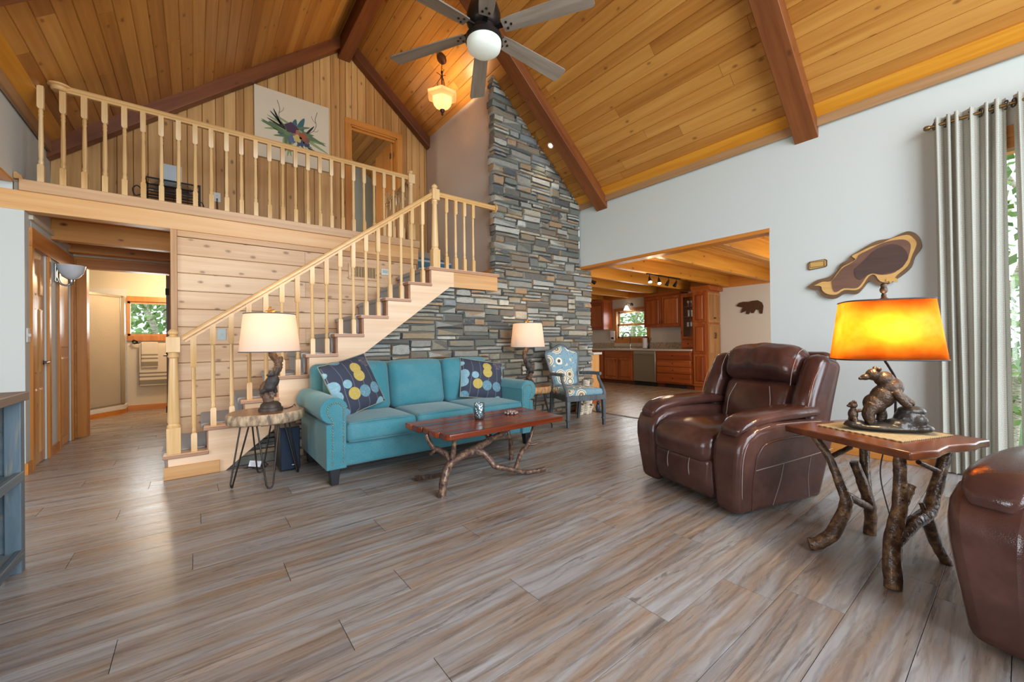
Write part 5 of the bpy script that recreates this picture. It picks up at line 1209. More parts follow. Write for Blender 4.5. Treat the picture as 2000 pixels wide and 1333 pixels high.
MB().prism([(.735 - a * .9, 1.612 + b * .8) for a, b in bearp], 'x', 4.852, 4.866).build('bear_emblem', plain('gold_emblem', '#cf9f52', .5), ml)
pq = thing('wooden_plaque', 'small rectangular gold wooden plaque beside the lake map', 'plaque', (4.9, 1.283, 1.80))
c = [(1.362, 1.812), (1.362, 1.868), (1.347, 1.885), (1.22, 1.892), (1.204, 1.88), (1.204, 1.824), (1.219, 1.812), (1.347, 1.80)]
MB().prism(c, 'x', 4.886, 4.90).build('backing', plain('plaque_dark_edge', '#5b3f22', .5), pq)
MB().prism([(1.283 + (a - 1.283) * .88, 1.846 + (b - 1.846) * .84) for a, b in c], 'x', 4.882, 4.892).build('face', wood('plaque_gold', '#a47832', '#bb9048', '#c9a25c', 'y', grain=30, along=3, rough=.5), pq)
fr_ = MB(); yy0, yy1, z0_, z1_ = 1.222, 1.344, 1.822, 1.872
for a, b, c_, d in ((yy0, yy1, z0_, z0_ + .004), (yy0, yy1, z1_, z1_ + .004), (yy0, yy0 + .004, z0_, z1_), (yy1 - .004, yy1, z0_, z1_)): fr_.box(4.879, 4.883, a, b, c_, d)
fr_.build('inset_line', plain('plaque_dark_edge', '#5b3f22'), pq)

# ---------------------------------------------------------------- console shelf at the left edge
M_blue = wood('blue_grey_stained_wood', '#3d4c57', '#5c6c76', '#8a8f8c', 'y', grain=22, along=1.5, rough=.5, var=.2, streak='#8d8168')
M_bluez = wood('blue_grey_stained_wood_z', '#3d4c57', '#5c6c76', '#8a8f8c', 'z', grain=22, along=1.5, rough=.5, var=.2, streak='#8d8168')
M_brtop = wood('brown_grey_top', '#5c4c40', '#7c6a5c', '#94877b', 'y', grain=22, along=1.5, rough=.5, var=.1)
cs = thing('console_shelf', 'blue-grey stained wooden console shelf standing by the white end wall', 'shelf', (-.9, 2.1, 0))
x0, x1, y0, y1 = -1.12, -.675, 1.15, 3.10
MB().box(x0 - .01, x1 + .012, y0 - .01, y1 + .012, .842, .885).build('top', M_brtop, cs, bevel=.004)
for x in (x0 + .03, x1 - .03):
    for y in (y0 + .03, (y0 + y1) / 2, y1 - .03): MB().box(x - .028, x + .028, y - .028, y + .028, 0, .842).build('post', M_bluez, cs, bevel=.004)
for z in (.075, .455): MB().box(x0 + .01, x1 - .004, y0 + .02, y1 - .02, z, z + .028).build('shelf_board', M_blue, cs, bevel=.003)
for z in (.07, .45): MB().box(x1 - .022, x1 + .002, y0 + .03, y1 - .03, z, z + .045).build('shelf_lip', M_blue, cs, bevel=.003)
MB().box(x0 + .0, x0 + .012, y0 + .02, y1 - .02, .07, .84).build('back_panel', M_blue, cs); MB().box(x0 + .03, x1 - .04, y1 - .018, y1 - .008, .10, .84).build('end_panel', M_blue, cs)
bkm = NT('birch_bark'); _v = bkm.coords((1, 1, 6), False); _n = bkm.noise(_v, 14, 4, .6); bkm.color(bkm.ramp(_n, [(.36, '#2b2420'), (.44, '#c8b496'), (.6, '#e6e0d4')])); bkm.rough(.8); bkm.bump(_n, .5, .006)
bc = thing('birch_candle', 'birch bark log candle on the lowest console shelf', 'candle', (-.84, 2.86, .103))
MB().lathe([(.062, 0), (.064, .10), (.062, .21), (.055, .213)], (-.84, 2.86, .103), 20, False).build('bark', bkm.m, bc, smooth=50); MB().lathe([(.056, .20), (.0, .205)], (-.84, 2.86, .103), 20, False).build('wax', plain('candle_wax', '#b9b4a8'), bc)
bc2 = thing('birch_candle', 'shorter birch bark candle nearest the photo edge on the console', 'candle', (-.86, 2.68, .103))
MB().lathe([(.055, 0), (.057, .06), (.055, .14), (.05, .143)], (-.86, 2.68, .103), 20, False).build('bark', bkm.m, bc2, smooth=50); MB().lathe([(.05, .13), (.0, .135)], (-.86, 2.68, .103), 20, False).build('wax', plain('candle_wax', '#b9b4a8'), bc2)

# ---------------------------------------------------------------- loft: painting, plant stand, outlet
pa = thing('flower_painting', 'cream canvas painting of flowers and antlers on the loft wall', 'painting', (1.12, 6.49, 3.71))
MB().box(.645, 1.60, 6.455, 6.495, 3.705, 4.675).build('canvas', plain('cream_canvas', '#d6c8ae', .85, bumpy=.2, bscale=300), pa, bevel=.003)
rp = random.Random(12); PCX, PCZ = 1.15, 4.15; yq = 6.4535
def leaf(m, cx, cz, ang, L, w, y):
    c, s = math.cos(ang), math.sin(ang); pts = []
    for k in range(10): t_ = 2 * pi * k / 10; u, v = L / 2 * math.cos(t_) + L / 2, w / 2 * math.sin(t_) * (1 - .35 * math.cos(t_)); pts.append((cx + u * c - v * s, cz + u * s + v * c))
    m.prism(pts, 'y', y, y + .001)
for col, num, spread, L, w in (('#5f7350', 26, .16, .30, .042), ('#8a9a6a', 22, .14, .34, .034), ('#3f6468', 9, .12, .20, .07)):
    m = MB()
    for i in range(num):
        a = rp.choice((rp.uniform(-.5, .45), rp.uniform(2.7, 3.6), rp.uniform(-2.3, -.9) if col != '#3f6468' else rp.uniform(.9, 1.6))); leaf(m, PCX + rp.uniform(-spread, spread), PCZ + rp.uniform(-.05, .05), a, L * rp.uniform(.7, 1.15), w, yq - .0002 * i)
    m.build('painted_leaves', plain('paint' + col, col, .8), pa)
for cx_, cz_, a, L in ((1.02, 4.18, 2.35, .27), (1.04, 4.16, 2.75, .27), (.97, 4.2, 2.0, .24), (1.28, 4.17, .95, .20), (1.30, 3.99, -.35, .25)):
    m = MB(); leaf(m, cx_, cz_, a, L, .028, yq - .004); m.build('painted_feather', plain('paint_black', '#2b2622', .8), pa)
for (dx, dz, r, col) in ((-.06, .06, .075, '#4e3348'), (0, .015, .05, '#a5645a'), (.0, .01, .025, '#c98f86'), (.09, -.02, .055, '#a0573a'), (.13, -.07, .05, '#7d5547'), (.02, -.07, .055, '#c2b066'), (-.05, -.10, .05, '#5a6688'), (.06, -.12, .05, '#3c4a6b'), (.14, -.12, .04, '#33415e'), (-.11, -.02, .045, '#6a7d55')):
    m = MB(); m.prism([(PCX + dx + r * (1 + .15 * math.sin(5 * k * pi / 8)) * math.cos(k * pi / 8), PCZ + dz + r * (1 + .15 * math.sin(5 * k * pi / 8)) * math.sin(k * pi / 8)) for k in range(16)], 'y', yq - .0065 - r * .01, yq - .004); m.build('painted_flower', plain('paint' + col, col, .8), pa)
m = MB()
for s in (-1, 1):
    bx = 1.10 if s < 0 else 1.26
    m.tube(bez([(bx, yq, 4.16), (bx + s * .11, yq, 4.24), (bx + s * .16, yq, 4.34), (bx + s * .15, yq, 4.44), (bx + s * .18, yq, 4.55)]), .004, 5); m.tube(bez([(bx + s * .155, yq, 4.38), (bx + s * .11, yq, 4.43), (bx + s * .10, yq, 4.47)]), .003, 5); m.tube(bez([(bx + s * .12, yq, 4.25), (bx + s * .17, yq, 4.26), (bx + s * .19, yq, 4.29)]), .003, 5)
m.build('painted_antlers', plain('paint_brown', '#76695c', .8), pa)

M_blk = plain('black_wrought_iron', '#1c1b1e', .5, .3)
ps = thing('plant_stand', 'black wrought iron mesh stand on the loft behind the balusters', 'stand', (-.19, 6.1, 2.565))
xa, xb, ya, yb, zt = -.43, .045, 5.98, 6.22, 2.985
for x in (xa, xb):
    for y in (ya, yb): MB().tube([(x, y, 2.565), (x, y, zt + .01)], .010, 6).build('leg', M_blk, ps)
fm = MB()
for z in (zt, zt - .12, zt - .15):
    for y in (ya, yb): fm.tube([(xa, y, z), (xb, y, z)], .009 if z == zt else .008, 6)
    for x in (xa, xb): fm.tube([(x, ya, z), (x, yb, z)], .009, 6)
fm.build('frame', M_blk, ps)
ms = MB()
for i in range(30):
    u = xa + (xb - xa) * i / 29
    for d in (.12, -.12):
        ua, ub = u, u + d
        if xa <= ub <= xb:
            for y in (ya, yb): ms.tube([(ua, y, zt - .005), (ub, y, zt - .12)], .0022, 4)
o = ms.build('mesh_panel', M_blk, ps); o['kind'] = 'stuff'
for s, x in ((-1, xa), (1, xb)):
    MB().tube(bez([(x, ya, 2.60), (x + s * .05, ya, 2.66), (x + s * .03, ya, 2.78), (x + s * .0, ya, 2.80)] if s > 0 else [(x - .12, ya, 2.575), (x - .06, ya, 2.70), (x - .02, ya, 2.80), (x - .06, ya, 2.87), (x - .10, ya, 2.83), (x - .08, ya, 2.76), (x - .02, ya, 2.79)], 6), .006, 6).build('scroll', M_blk, ps, smooth=60)
pc = thing('picture_panel', 'small pale picture panel standing on the black loft stand', 'picture', (-.22, 6.2, 2.99))
MB().box(-.285, -.12, 6.185, 6.197, 2.988, 3.24).build('panel', plain('pale_blue_print', '#b9c6cc', .4), pc); MB().prism([(-.20, 3.02), (-.13, 3.02), (-.13, 3.20)], 'y', 6.182, 6.186).build('print_shape', plain('cream_print', '#d9cdb4', .5), pc)

M_plate = plain('cream_plastic', '#cfd0c8', .4); M_slot = plain('dark_slot', '#4a4a4a', .6); M_bplate = plain('blue_grey_plastic', '#b9cbcb', .4)
def plate(name, label, cat, c, w, h, axis, sign, mat, kind):
    T = thing(name, label, cat, c, None); d = .008
    def bx(u0, u1, z0, z1, a, b):
        lo, hi = sorted((a * sign, b * sign))
        return MB().box(c[0] + u0, c[0] + u1, c[1] + lo, c[1] + hi, c[2] + z0, c[2] + z1) if axis == 'y' else MB().box(c[0] + lo, c[0] + hi, c[1] + u0, c[1] + u1, c[2] + z0, c[2] + z1)
    bx(-w / 2, w / 2, -h / 2, h / 2, 0, d).build('cover_plate', mat, T, bevel=.002)
    if kind == 'outlet':
        for z in (-.02, .02):
            r = bx(-.016, .016, z - .014, z + .014, d, d + .002).build('receptacle', mat, T, bevel=.001)
            for u in (-.007, .005): bx(u, u + .003, z - .006, z + .006, d + .0015, d + .0028).build('slot', M_slot, r)
    else:
        for u in kind: bx(u - .006, u + .006, -.012, .014, d, d + .008).build('toggle', mat, T, bevel=.001)
    return T
lo_out = plate('outlet', 'cream wall outlet on the pine loft wall with a black plug', 'outlet', (.229, 6.498, 3.045), .075, .12, 'y', -1, M_plate, 'outlet')
o = MB().tube(bez([(.229, 6.475, 3.02), (.23, 6.46, 3.0), (.238, 6.47, 2.85), (.245, 6.46, 2.60), (.24, 6.40, 2.57)]), .005, 6).build('plug_cord', M_cord, smooth=60); tag(o, 'black power cord plugged into the loft outlet', 'cord')
plate('light_switch', 'pale blue switch plate on the shiplap wall beside the stair post', 'switch', (.222, 5.40, 1.227), .075, .12, 'y', -1, M_bplate, [0])
plate('light_switch', 'white switch plate on the wall end beside the closet door', 'switch', (-1.17, 5.45, 1.217), .085, .125, 'x', 1, plain('white_plastic', '#dcdcd8', .4), [-.018, .018])
th = thing('thermostat', 'small white thermostat on the shiplap wall above the stairs', 'thermostat', (2.034, 5.40, 2.05))
MB().box(1.985, 2.085, 5.382, 5.40, 2.045, 2.125).build('case', plain('white_plastic', '#dcdcd8'), th, bevel=.003); MB().box(2.0, 2.07, 5.380, 5.383, 2.07, 2.112).build('screen', plain('grey_lcd', '#a9bdbb', .3), th)
vg = thing('wall_vent', 'wooden slatted return air grille on the shiplap wall above the stairs', 'vent', (1.75, 5.40, 1.96))
vx0, vx1, vz0, vz1 = 1.555, 1.945, 1.95, 2.155
MB().box(vx0 + .03, vx1 - .03, 5.392, 5.40, vz0 + .03, vz1 - .03).build('dark_back', plain('vent_dark', '#2a211b', .8), vg)
f4 = MB(); f4.box(vx0, vx1, 5.378, 5.40, vz0, vz0 + .035); f4.box(vx0, vx1, 5.378, 5.40, vz1 - .035, vz1); f4.box(vx0, vx0 + .035, 5.378, 5.40, vz0 + .035, vz1 - .035); f4.box(vx1 - .035, vx1, 5.378, 5.40, vz0 + .035, vz1 - .035); f4.build('frame', M_ship, vg, bevel=.003)
for i in range(16): x = vx0 + .045 + i * (vx1 - vx0 - .09) / 15; MB().box(x - .0045, x + .0045, 5.384, 5.394, vz0 + .03, vz1 - .03).build('slat', M_balu, vg)

# ---------------------------------------------------------------- hallway: closet doors, sconce, bath door
def panel_door(root, name, x, ya, yb, z1, mat, sgn=1, rows=((.10, .72), (.86, 1.48), (1.60, 1.92)), cols=2):
    """door leaf in a plane x = const facing +x with raised panels"""
    lf = MB().box(x - .03, x, ya, yb, .01, z1).build(name, mat, root)
    w = (yb - ya); st_ = .075 if w > .4 else .06; inner = (w - st_ * (cols + 1)) / cols
    for z0, z1_ in rows:
        for c_ in range(cols):
            a = ya + st_ + c_ * (inner + st_)
            MB().box(x - .004, x - .001, a, a + inner, z0, z1_).build('panel_recess', plain('door_shadow_line', '#7d5427', .6), lf)
            m = MB(); g, d = .018, .010
            m._add([(x, a, z0), (x, a + inner, z0), (x, a + inner, z1_), (x, a, z1_), (x + d, a + g, z0 + g), (x + d, a + inner - g, z0 + g), (x + d, a + inner - g, z1_ - g), (x + d, a + g, z1_ - g)], [(0, 1, 5, 4), (1, 2, 6, 5), (2, 3, 7, 6), (3, 0, 4, 7), (4, 5, 6, 7)])
            m.build('door_panel', mat, lf)
    return lf
M_doorpine = wood('knotty_pine_door', '#b27a40', '#cd9a5f', '#deb480', 'z', grain=26, along=1.2, rough=.3, knots=.8, knotcol='#7a4a20', var=.1)
M_lever = plain('brushed_nickel', '#6d665e', .3, .9)
d2 = sempty('door_2'); lf2 = panel_door(d2, 'door_leaf', -1.185, 5.565, 6.025, 2.015, M_doorpine)
MB().lathe([(.026, 0), (.026, .012), (.012, .016), (.012, .05)], n=16, m=Matrix.Translation((-1.185, 5.94, .963)) @ Matrix.Rotation(pi / 2, 4, 'Y')).build('door_handle', M_lever, d2, smooth=40)
MB().tube(bez([(-1.14, 5.94, .963), (-1.135, 5.90, .963), (-1.137, 5.82, .96)]), .009, 8).build('door_handle', M_lever, d2, smooth=60)
d3 = sempty('door_3'); panel_door(d3, 'door_leaf', -1.185, 6.475, 7.015, 2.015, M_doorpine, rows=((.1, 1.0), (1.1, 1.92)), cols=1)
sn = thing('wall_sconce', 'chrome wall sconce with frosted glass bowl in the hallway', 'light', (-1.17, 6.33, 1.80))
MB().soft((-1.162, 6.33, 1.90), (.018, .055, .20), .008, 2).build('back_plate', plain('satin_chrome', '#a8a5a0', .3, .9), sn, smooth=50)
MB().tube(bez([(-1.15, 6.33, 1.85), (-1.13, 6.33, 1.79), (-1.09, 6.33, 1.77), (-1.06, 6.33, 1.79), (-1.05, 6.33, 1.84)]), .010, 8).build('arm', plain('satin_chrome', '#a8a5a0'), sn, smooth=60)
MB().lathe([(.02, 1.835), (.06, 1.86), (.095, 1.91), (.11, 1.975), (.112, 1.985), (.106, 1.985), (.09, 1.92), (.055, 1.87), (.0, 1.85)], (-1.05, 6.33, 0), 24, False).build('bowl', plain('alabaster_glass', '#d5dbe0', .3, var=.25, bscale=14), sn, smooth=60)
MB().lathe([(.004, 1.77), (.02, 1.80), (.026, 1.835), (.02, 1.845)], (-1.05, 6.33, 0), 14).build('finial', plain('satin_chrome', '#a8a5a0'), sn, smooth=40)
d4 = sempty('door_4'); MB().box(-.315, -.277, 7.22, 7.95, .01, 2.075).build('door_leaf', M_rafter if False else wood('brown_door_edge', '#6e4522', '#8d5f34', '#a3764a', 'z', grain=26, along=1.2, rough=.35), d4, bevel=.002)
for z in (.25, 1.05, 1.85): MB().box(-.322, -.27, 7.205, 7.222, z - .045, z + .045).build('hinge', plain('dark_hinge', '#2b2622', .5, .5), d4)
MB().tube([(-.24, 7.90, .97), (-.36, 7.90, .97)], .012, 8).build('door_handle', M_lever, d4); MB().tube([(-.36, 7.90, .97), (-.37, 7.80, .97)], .009, 8).build('door_handle', M_lever, d4)

# bathroom: neo-angle shower, towels, window
sh = thing('shower_stall', 'white corner shower stall with chrome framed obscure glass door', 'shower', (-1.3, 9.1, 0))
M_acr = plain('white_acrylic', '#dad7d2', .3); M_chr = plain('polished_chrome', '#b9b6ae', .25, .9)
og = NT('obscure_glass'); og.color('#cdbfa8'); og.rough(.35); og.b.inputs['Transmission Weight'].default_value = .35; _n = og.noise(og.coords((1, 1, 1), False), 70, 3); og.bump(_n, .6, .008)
A0, A1, A2 = Vector((-1.95, 8.70, 0)), Vector((-1.10, 8.95, 0)), Vector((-.97, 9.45, 0))
base = [(-2.19, 8.62), (-1.45, 8.62), (-.93, 9.30), (-.93, 9.59), (-2.19, 9.59)]
MB().prism(base, 'z', .0, .07).build('base_skirt', M_orangex, sh); MB().prism(base, 'z', .07, .15).build('tray', M_acr, sh, bevel=.006)
P0, P1 = Vector((-1.43, 8.66, 0)), Vector((-.96, 9.29, 0)); dv = (P1 - P0); wv = dv.length; ang = math.atan2(dv.y, dv.x)
Ms = Matrix.Translation((P0.x, P0.y, 0)) @ Matrix.Rotation(ang, 4, 'Z')
MB().box(0, wv, -.006, .006, .17, 1.93, Ms).build('glass_door', og.m, sh)
fr = MB(); fr.box(-.02, .03, -.016, .016, .15, 1.96, Ms); fr.box(wv - .05, wv + .02, -.016, .016, .15, 1.96, Ms); fr.box(0, wv, -.016, .016, 1.92, 1.96, Ms); fr.box(0, wv, -.016, .016, .15, .18, Ms); fr.build('frame', M_chr, sh, bevel=.003)
MB().box(-.965, -.945, 9.30, 9.58, .15, 1.96).build('side_panel', og.m, sh); MB().box(-.972, -.94, 9.54, 9.59, .15, 1.96).build('frame', M_chr, sh)
MB().box(-2.19, -1.44, 8.64, 8.66, .15, 1.96).build('side_panel', og.m, sh); MB().box(-2.19, -.94, 9.57, 9.598, .15, 2.1).build('wall_surround', M_acr, sh)
bw = sempty('window_3'); wx0, wx1, wz0, wz1 = -.93, -.31, 1.30, 1.90
for a, b, c_, d in ((wx0 - .09, wx0, wz0 - .09, wz1 + .09), (wx1, wx1 + .09, wz0 - .09, wz1 + .09), (wx0, wx1, wz1, wz1 + .09), (wx0, wx1, wz0 - .09, wz0)): MB().box(a, b, 9.575, 9.60, c_, d).build('window_casing', M_orangez, bw, bevel=.003)
for a, b, c_, d in ((wx0, wx0 + .035, wz0, wz1), (wx1 - .035, wx1, wz0, wz1), (wx0, wx1, wz1 - .035, wz1), (wx0, wx1, wz0, wz0 + .035)): MB().box(a, b, 9.61, 9.65, c_, d).build('window_frame', M_trimz, bw)
MB().box(wx0, wx1, 9.628, 9.632, wz0, wz1).build('pane', M_glass, bw)
tb = thing('towel_bar', 'bronze towel bar under the bathroom window', 'towel bar', (-.6, 9.55, 1.17))
MB().tube([(-.86, 9.53, 1.17), (-.2, 9.53, 1.17)], .010, 8).build('bar', M_bz, tb)
MB().tube(bez([(-.86, 9.60, 1.18), (-.86, 9.54, 1.20), (-.84, 9.51, 1.22), (-.80, 9.52, 1.19), (-.84, 9.53, 1.16)]), .012, 8).build('scroll', M_bz, tb, smooth=60)
twm = NT('striped_towel'); _tc = twm.coords((1, 1, 1), False); _s = twm.add('ShaderNodeSeparateXYZ'); twm.link(_tc, _s.inputs[0]); twm.color(twm.ramp(_s.outputs[2], [(0, '#d9d0c2'), (.02, '#8d8577'), (.10, '#8d8577'), (.105, '#d9d0c2'), (.145, '#8d8577'), (.175, '#d9d0c2'), (.21, '#8d8577'), (.235, '#d9d0c2')], 'CONSTANT')); twm.rough(.95); twm.bump(twm.noise(_tc, 300, 2), .5, .004)
t1 = thing('bath_towel', 'large cream bath towel with grey stripes hanging on the bar', 'towel', (-.57, 9.52, .42)); o = MB().soft((-.57, 9.525, .795), (.42, .035, .75), .015, 6).build('cloth', twm.m, t1, smooth=60)
t2 = thing('hand_towel', 'small striped hand towel folded over the bath towel', 'towel', (-.64, 9.49, .74)); o = MB().soft((-.64, 9.495, .965), (.22, .03, .45), .012, 6).build('cloth', twm.m, t2, smooth=60)

# ---------------------------------------------------------------- kitchen
M_cher = wood('cherry_cabinet', '#7c3312', '#a2501f', '#bd6d33', 'z', grain=22, along=1.2, rough=.33, var=.2)
M_cherh = wood('cherry_cabinet_h', '#7c3312', '#a2501f', '#bd6d33', 'y', grain=22, along=1.2, rough=.33, var=.2)
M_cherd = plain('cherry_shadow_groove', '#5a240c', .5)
M_blkk = plain('black_iron_pull', '#1f1a17', .45, .5)
M_cnt = plain('pale_counter', '#cfc4b6', .3, var=.2, bscale=80)
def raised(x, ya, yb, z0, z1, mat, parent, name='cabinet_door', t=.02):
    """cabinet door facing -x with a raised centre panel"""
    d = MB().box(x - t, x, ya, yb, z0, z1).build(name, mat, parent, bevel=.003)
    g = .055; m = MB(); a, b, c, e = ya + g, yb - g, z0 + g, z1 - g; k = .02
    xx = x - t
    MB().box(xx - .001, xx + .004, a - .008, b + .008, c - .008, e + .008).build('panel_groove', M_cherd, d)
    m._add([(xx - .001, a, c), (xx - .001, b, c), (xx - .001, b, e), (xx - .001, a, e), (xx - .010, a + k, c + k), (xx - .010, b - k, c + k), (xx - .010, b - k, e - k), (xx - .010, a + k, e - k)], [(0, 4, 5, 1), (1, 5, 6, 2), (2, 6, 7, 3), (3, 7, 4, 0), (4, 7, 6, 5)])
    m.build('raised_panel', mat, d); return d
def pull(x, y, z, parent, vert=False):
    q = [(x, y, z - .03), (x - .025, y, z - .03), (x - .025, y, z + .03), (x, y, z + .03)] if vert else [(x, y - .0, z), (x - .02, y, z)]
    if vert: return MB().tube(q, .005, 6).build('pull', M_blkk, parent)
    m = MB(); m.lathe([(.006, 0), (.006, .014), (.013, .02), (.011, .028)], n=12, m=Matrix.Translation((x, y, z)) @ Matrix.Rotation(-pi / 2, 4, 'Y')); return m.build('knob', M_blkk, parent, smooth=40)
XB = 8.74
def base_unit(label, ya, yb): 
    T = thing('base_cabinet', label, 'cabinet', (9.05, (ya + yb) / 2, 0))
    MB().box(XB, 9.345, ya + .002, yb - .002, .10, .868).build('carcass', M_cherh, T); MB().box(XB + .06, 9.3, ya + .002, yb - .002, 0, .10).build('toe_kick', M_cherd, T); return T
T = base_unit('cherry base cabinet with four drawers beside the dishwasher', 4.625, 5.535)
for z0, z1 in ((.13, .33), (.345, .49), (.505, .65), (.665, .85)):
    dr = MB().box(XB - .02, XB, 4.66, 5.50, z0, z1).build('drawer', M_cherh, T, bevel=.008); pull(XB - .02, 5.08, (z0 + z1) / 2, dr)
vt = MB().box(XB + .045, XB + .06, 4.78, 5.32, .02, .085).build('toe_vent', plain('black_vent', '#121212', .6), T)
T = base_unit('cherry sink cabinet beneath the kitchen window', 6.165, 7.10)
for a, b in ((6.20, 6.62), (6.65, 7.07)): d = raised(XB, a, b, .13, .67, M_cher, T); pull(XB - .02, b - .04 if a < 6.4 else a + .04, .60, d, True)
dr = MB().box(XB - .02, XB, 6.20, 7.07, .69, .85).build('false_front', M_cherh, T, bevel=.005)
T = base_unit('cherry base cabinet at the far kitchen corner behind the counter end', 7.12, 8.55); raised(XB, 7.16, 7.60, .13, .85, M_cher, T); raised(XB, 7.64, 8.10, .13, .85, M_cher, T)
dw = thing('dishwasher', 'stainless steel dishwasher between cherry cabinets', 'dishwasher', (9.0, 5.85, 0))
M_ss = NT('brushed_stainless'); M_ss.color('#a69c8b'); M_ss.b.inputs['Metallic'].default_value = .9; M_ss.rough(.32); M_ss = M_ss.m
MB().box(XB - .015, 9.3, 5.54, 6.16, .105, .862).build('door', M_ss, dw, bevel=.008); MB().box(XB + .04, 9.3, 5.54, 6.16, 0, .105).build('toe_plate', plain('black_vent', '#121212'), dw)
MB().box(XB - .02, XB - .013, 5.56, 6.14, .795, .855).build('control_strip', plain('steel_strip', '#b8b2a6', .3, .9), dw); MB().tube([(XB - .02, 5.60, .775), (XB - .055, 5.60, .775), (XB - .055, 6.10, .775), (XB - .02, 6.10, .775)], .010, 8).build('handle', plain('steel_strip', '#b8b2a6'), dw, smooth=60)
ctp = thing('worktop', 'long pale worktop over the cherry base cabinets', 'worktop', (9.0, 6.6, .868)); MB().box(XB - .04, 9.348, 4.625, 8.58, .868, .91).build('slab', M_cnt, ctp, bevel=.008)
ps_ = NT('pebble_mosaic'); _v = ps_.coords((1, 1, 1), False); _n = ps_.add('ShaderNodeTexVoronoi', feature='F1'); ps_.set(_n, Scale=42.0); ps_.link(_v, _n.inputs['Vector']); _s = ps_.add('ShaderNodeSeparateColor'); ps_.link(_n.outputs['Color'], _s.inputs[0]); ps_.color(ps_.mix(ps_.ramp(_n.outputs['Distance'], [(.42, '#000000'), (.5, '#ffffff')]), ps_.ramp(_s.outputs[0], [(0, '#6d5138'), (.3, '#a58560'), (.6, '#8a7256'), (.8, '#c4ad8b')], 'CONSTANT'), '#b5a892')); ps_.rough(.5)
for a, b in ((4.99, 6.10), (7.20, 8.6)): struct(MB().box(9.335, 9.352, a, b, .91, 1.07).build('trim_22', ps_.m))
struct(MB().box(9.335, 9.352, 6.10, 7.20, .91, .975).build('trim_23', ps_.m))
# tall pantry
pn = thing('pantry_cabinet', 'tall cherry pantry cabinet with lit side doors, light painted in as a lighter tone', 'cabinet', (9.05, 4.44, 0))
MB().box(XB + .02, 9.345, 4.29, 4.615, .09, 2.20).build('carcass', M_cher, pn); MB().box(XB + .06, 9.345, 4.30, 4.61, 0, .09).build('plinth', M_cherh, pn)
for z0, z1 in ((.14, .80), (.80, 1.46), (1.50, 2.16)): raised(XB + .02, 4.315, 4.595, z0 + .01, z1, M_cher, pn)
M_lt = wood('lit_cherry_side', '#8a5a2c', '#a9753f', '#c08f58', 'z', grain=22, along=1.2, rough=.35, var=.2)  # cherry again, lightened: the light falling on this side is painted in
for xa, xb in ((8.79, 9.06), (9.07, 9.335)):
    for z0, z1 in ((.14, 1.46), (1.50, 2.16)):
        dd = MB().box(xa, xb, 4.27, 4.29, z0, z1).build('side_door', M_lt, pn, bevel=.003); g = .05
        for (c0_, c1_) in (((z0 + g, z1 - g),) if z1 - z0 < 1 else ((z0 + g, .78), (.83, z1 - g))): MB().box(xa + g, xb - g, 4.262, 4.272, c0_, c1_).build('raised_panel', M_lt, dd, bevel=.006)
    hx = xb - .02 if xa < 8.9 else xa + .02
    MB().tube([(hx, 4.27, 1.15), (hx, 4.245, 1.15), (hx, 4.245, 1.27), (hx, 4.27, 1.27)], .006, 6).build('pull', M_blkk, pn); MB().lathe([(.012, 0), (.014, .02)], n=10, m=Matrix.Translation((hx, 4.27, 1.60)) @ Matrix.Rotation(pi / 2, 4, 'X')).build('knob', M_blkk, pn)
cr_ = MB(); cr_.prism([(XB + .02, 2.20), (XB - .05, 2.28), (XB - .05, 2.30), (9.345, 2.30), (9.345, 2.20)], 'y', 4.21, 4.625); cr_.build('crown', M_cherh, pn)
# glass-front unit standing on the worktop
gc = thing('glass_cabinet', 'narrow cherry cabinet with glass door holding glassware on worktop', 'cabinet', (9.15, 4.81, .91)); GX = 8.95
gb = MB(); gb.box(GX, 9.345, 4.63, 4.65, .91, 2.20); gb.box(GX, 9.345, 4.975, 4.995, .91, 2.20); gb.box(9.33, 9.345, 4.65, 4.975, .91, 2.20); gb.box(GX, 9.33, 4.65, 4.975, 2.16, 2.20); gb.box(GX, 9.33, 4.65, 4.975, .91, .93); gb.box(GX, 9.33, 4.65, 4.975, 1.12, 1.14); gb.build('carcass', M_cher, gc)
dr = MB().box(GX - .02, GX, 4.64, 4.985, .94, 1.115).build('drawer', M_cherh, gc, bevel=.006); pull(GX - .02, 4.81, 1.03, dr)
df = MB(); df.box(GX - .02, GX, 4.635, 4.69, 1.145, 2.17); df.box(GX - .02, GX, 4.93, 4.99, 1.145, 2.17); df.box(GX - .02, GX, 4.69, 4.93, 1.145, 1.20); df.box(GX - .02, GX, 4.69, 4.93, 2.11, 2.17); fd = df.build('door_frame', M_cher, gc, bevel=.003); MB().box(GX - .012, GX - .008, 4.69, 4.93, 1.20, 2.11).build('pane', M_glass, fd); pull(GX - .02, 4.965, 1.30, fd, True)
M_gls = plain('glassware', '#c9c7bd', .1, spec=.8)
gi = 0
for z in (1.42, 1.65, 1.88): MB().box(GX + .01, 9.33, 4.65, 4.975, z, z + .012).build('shelf', M_cherh, gc)
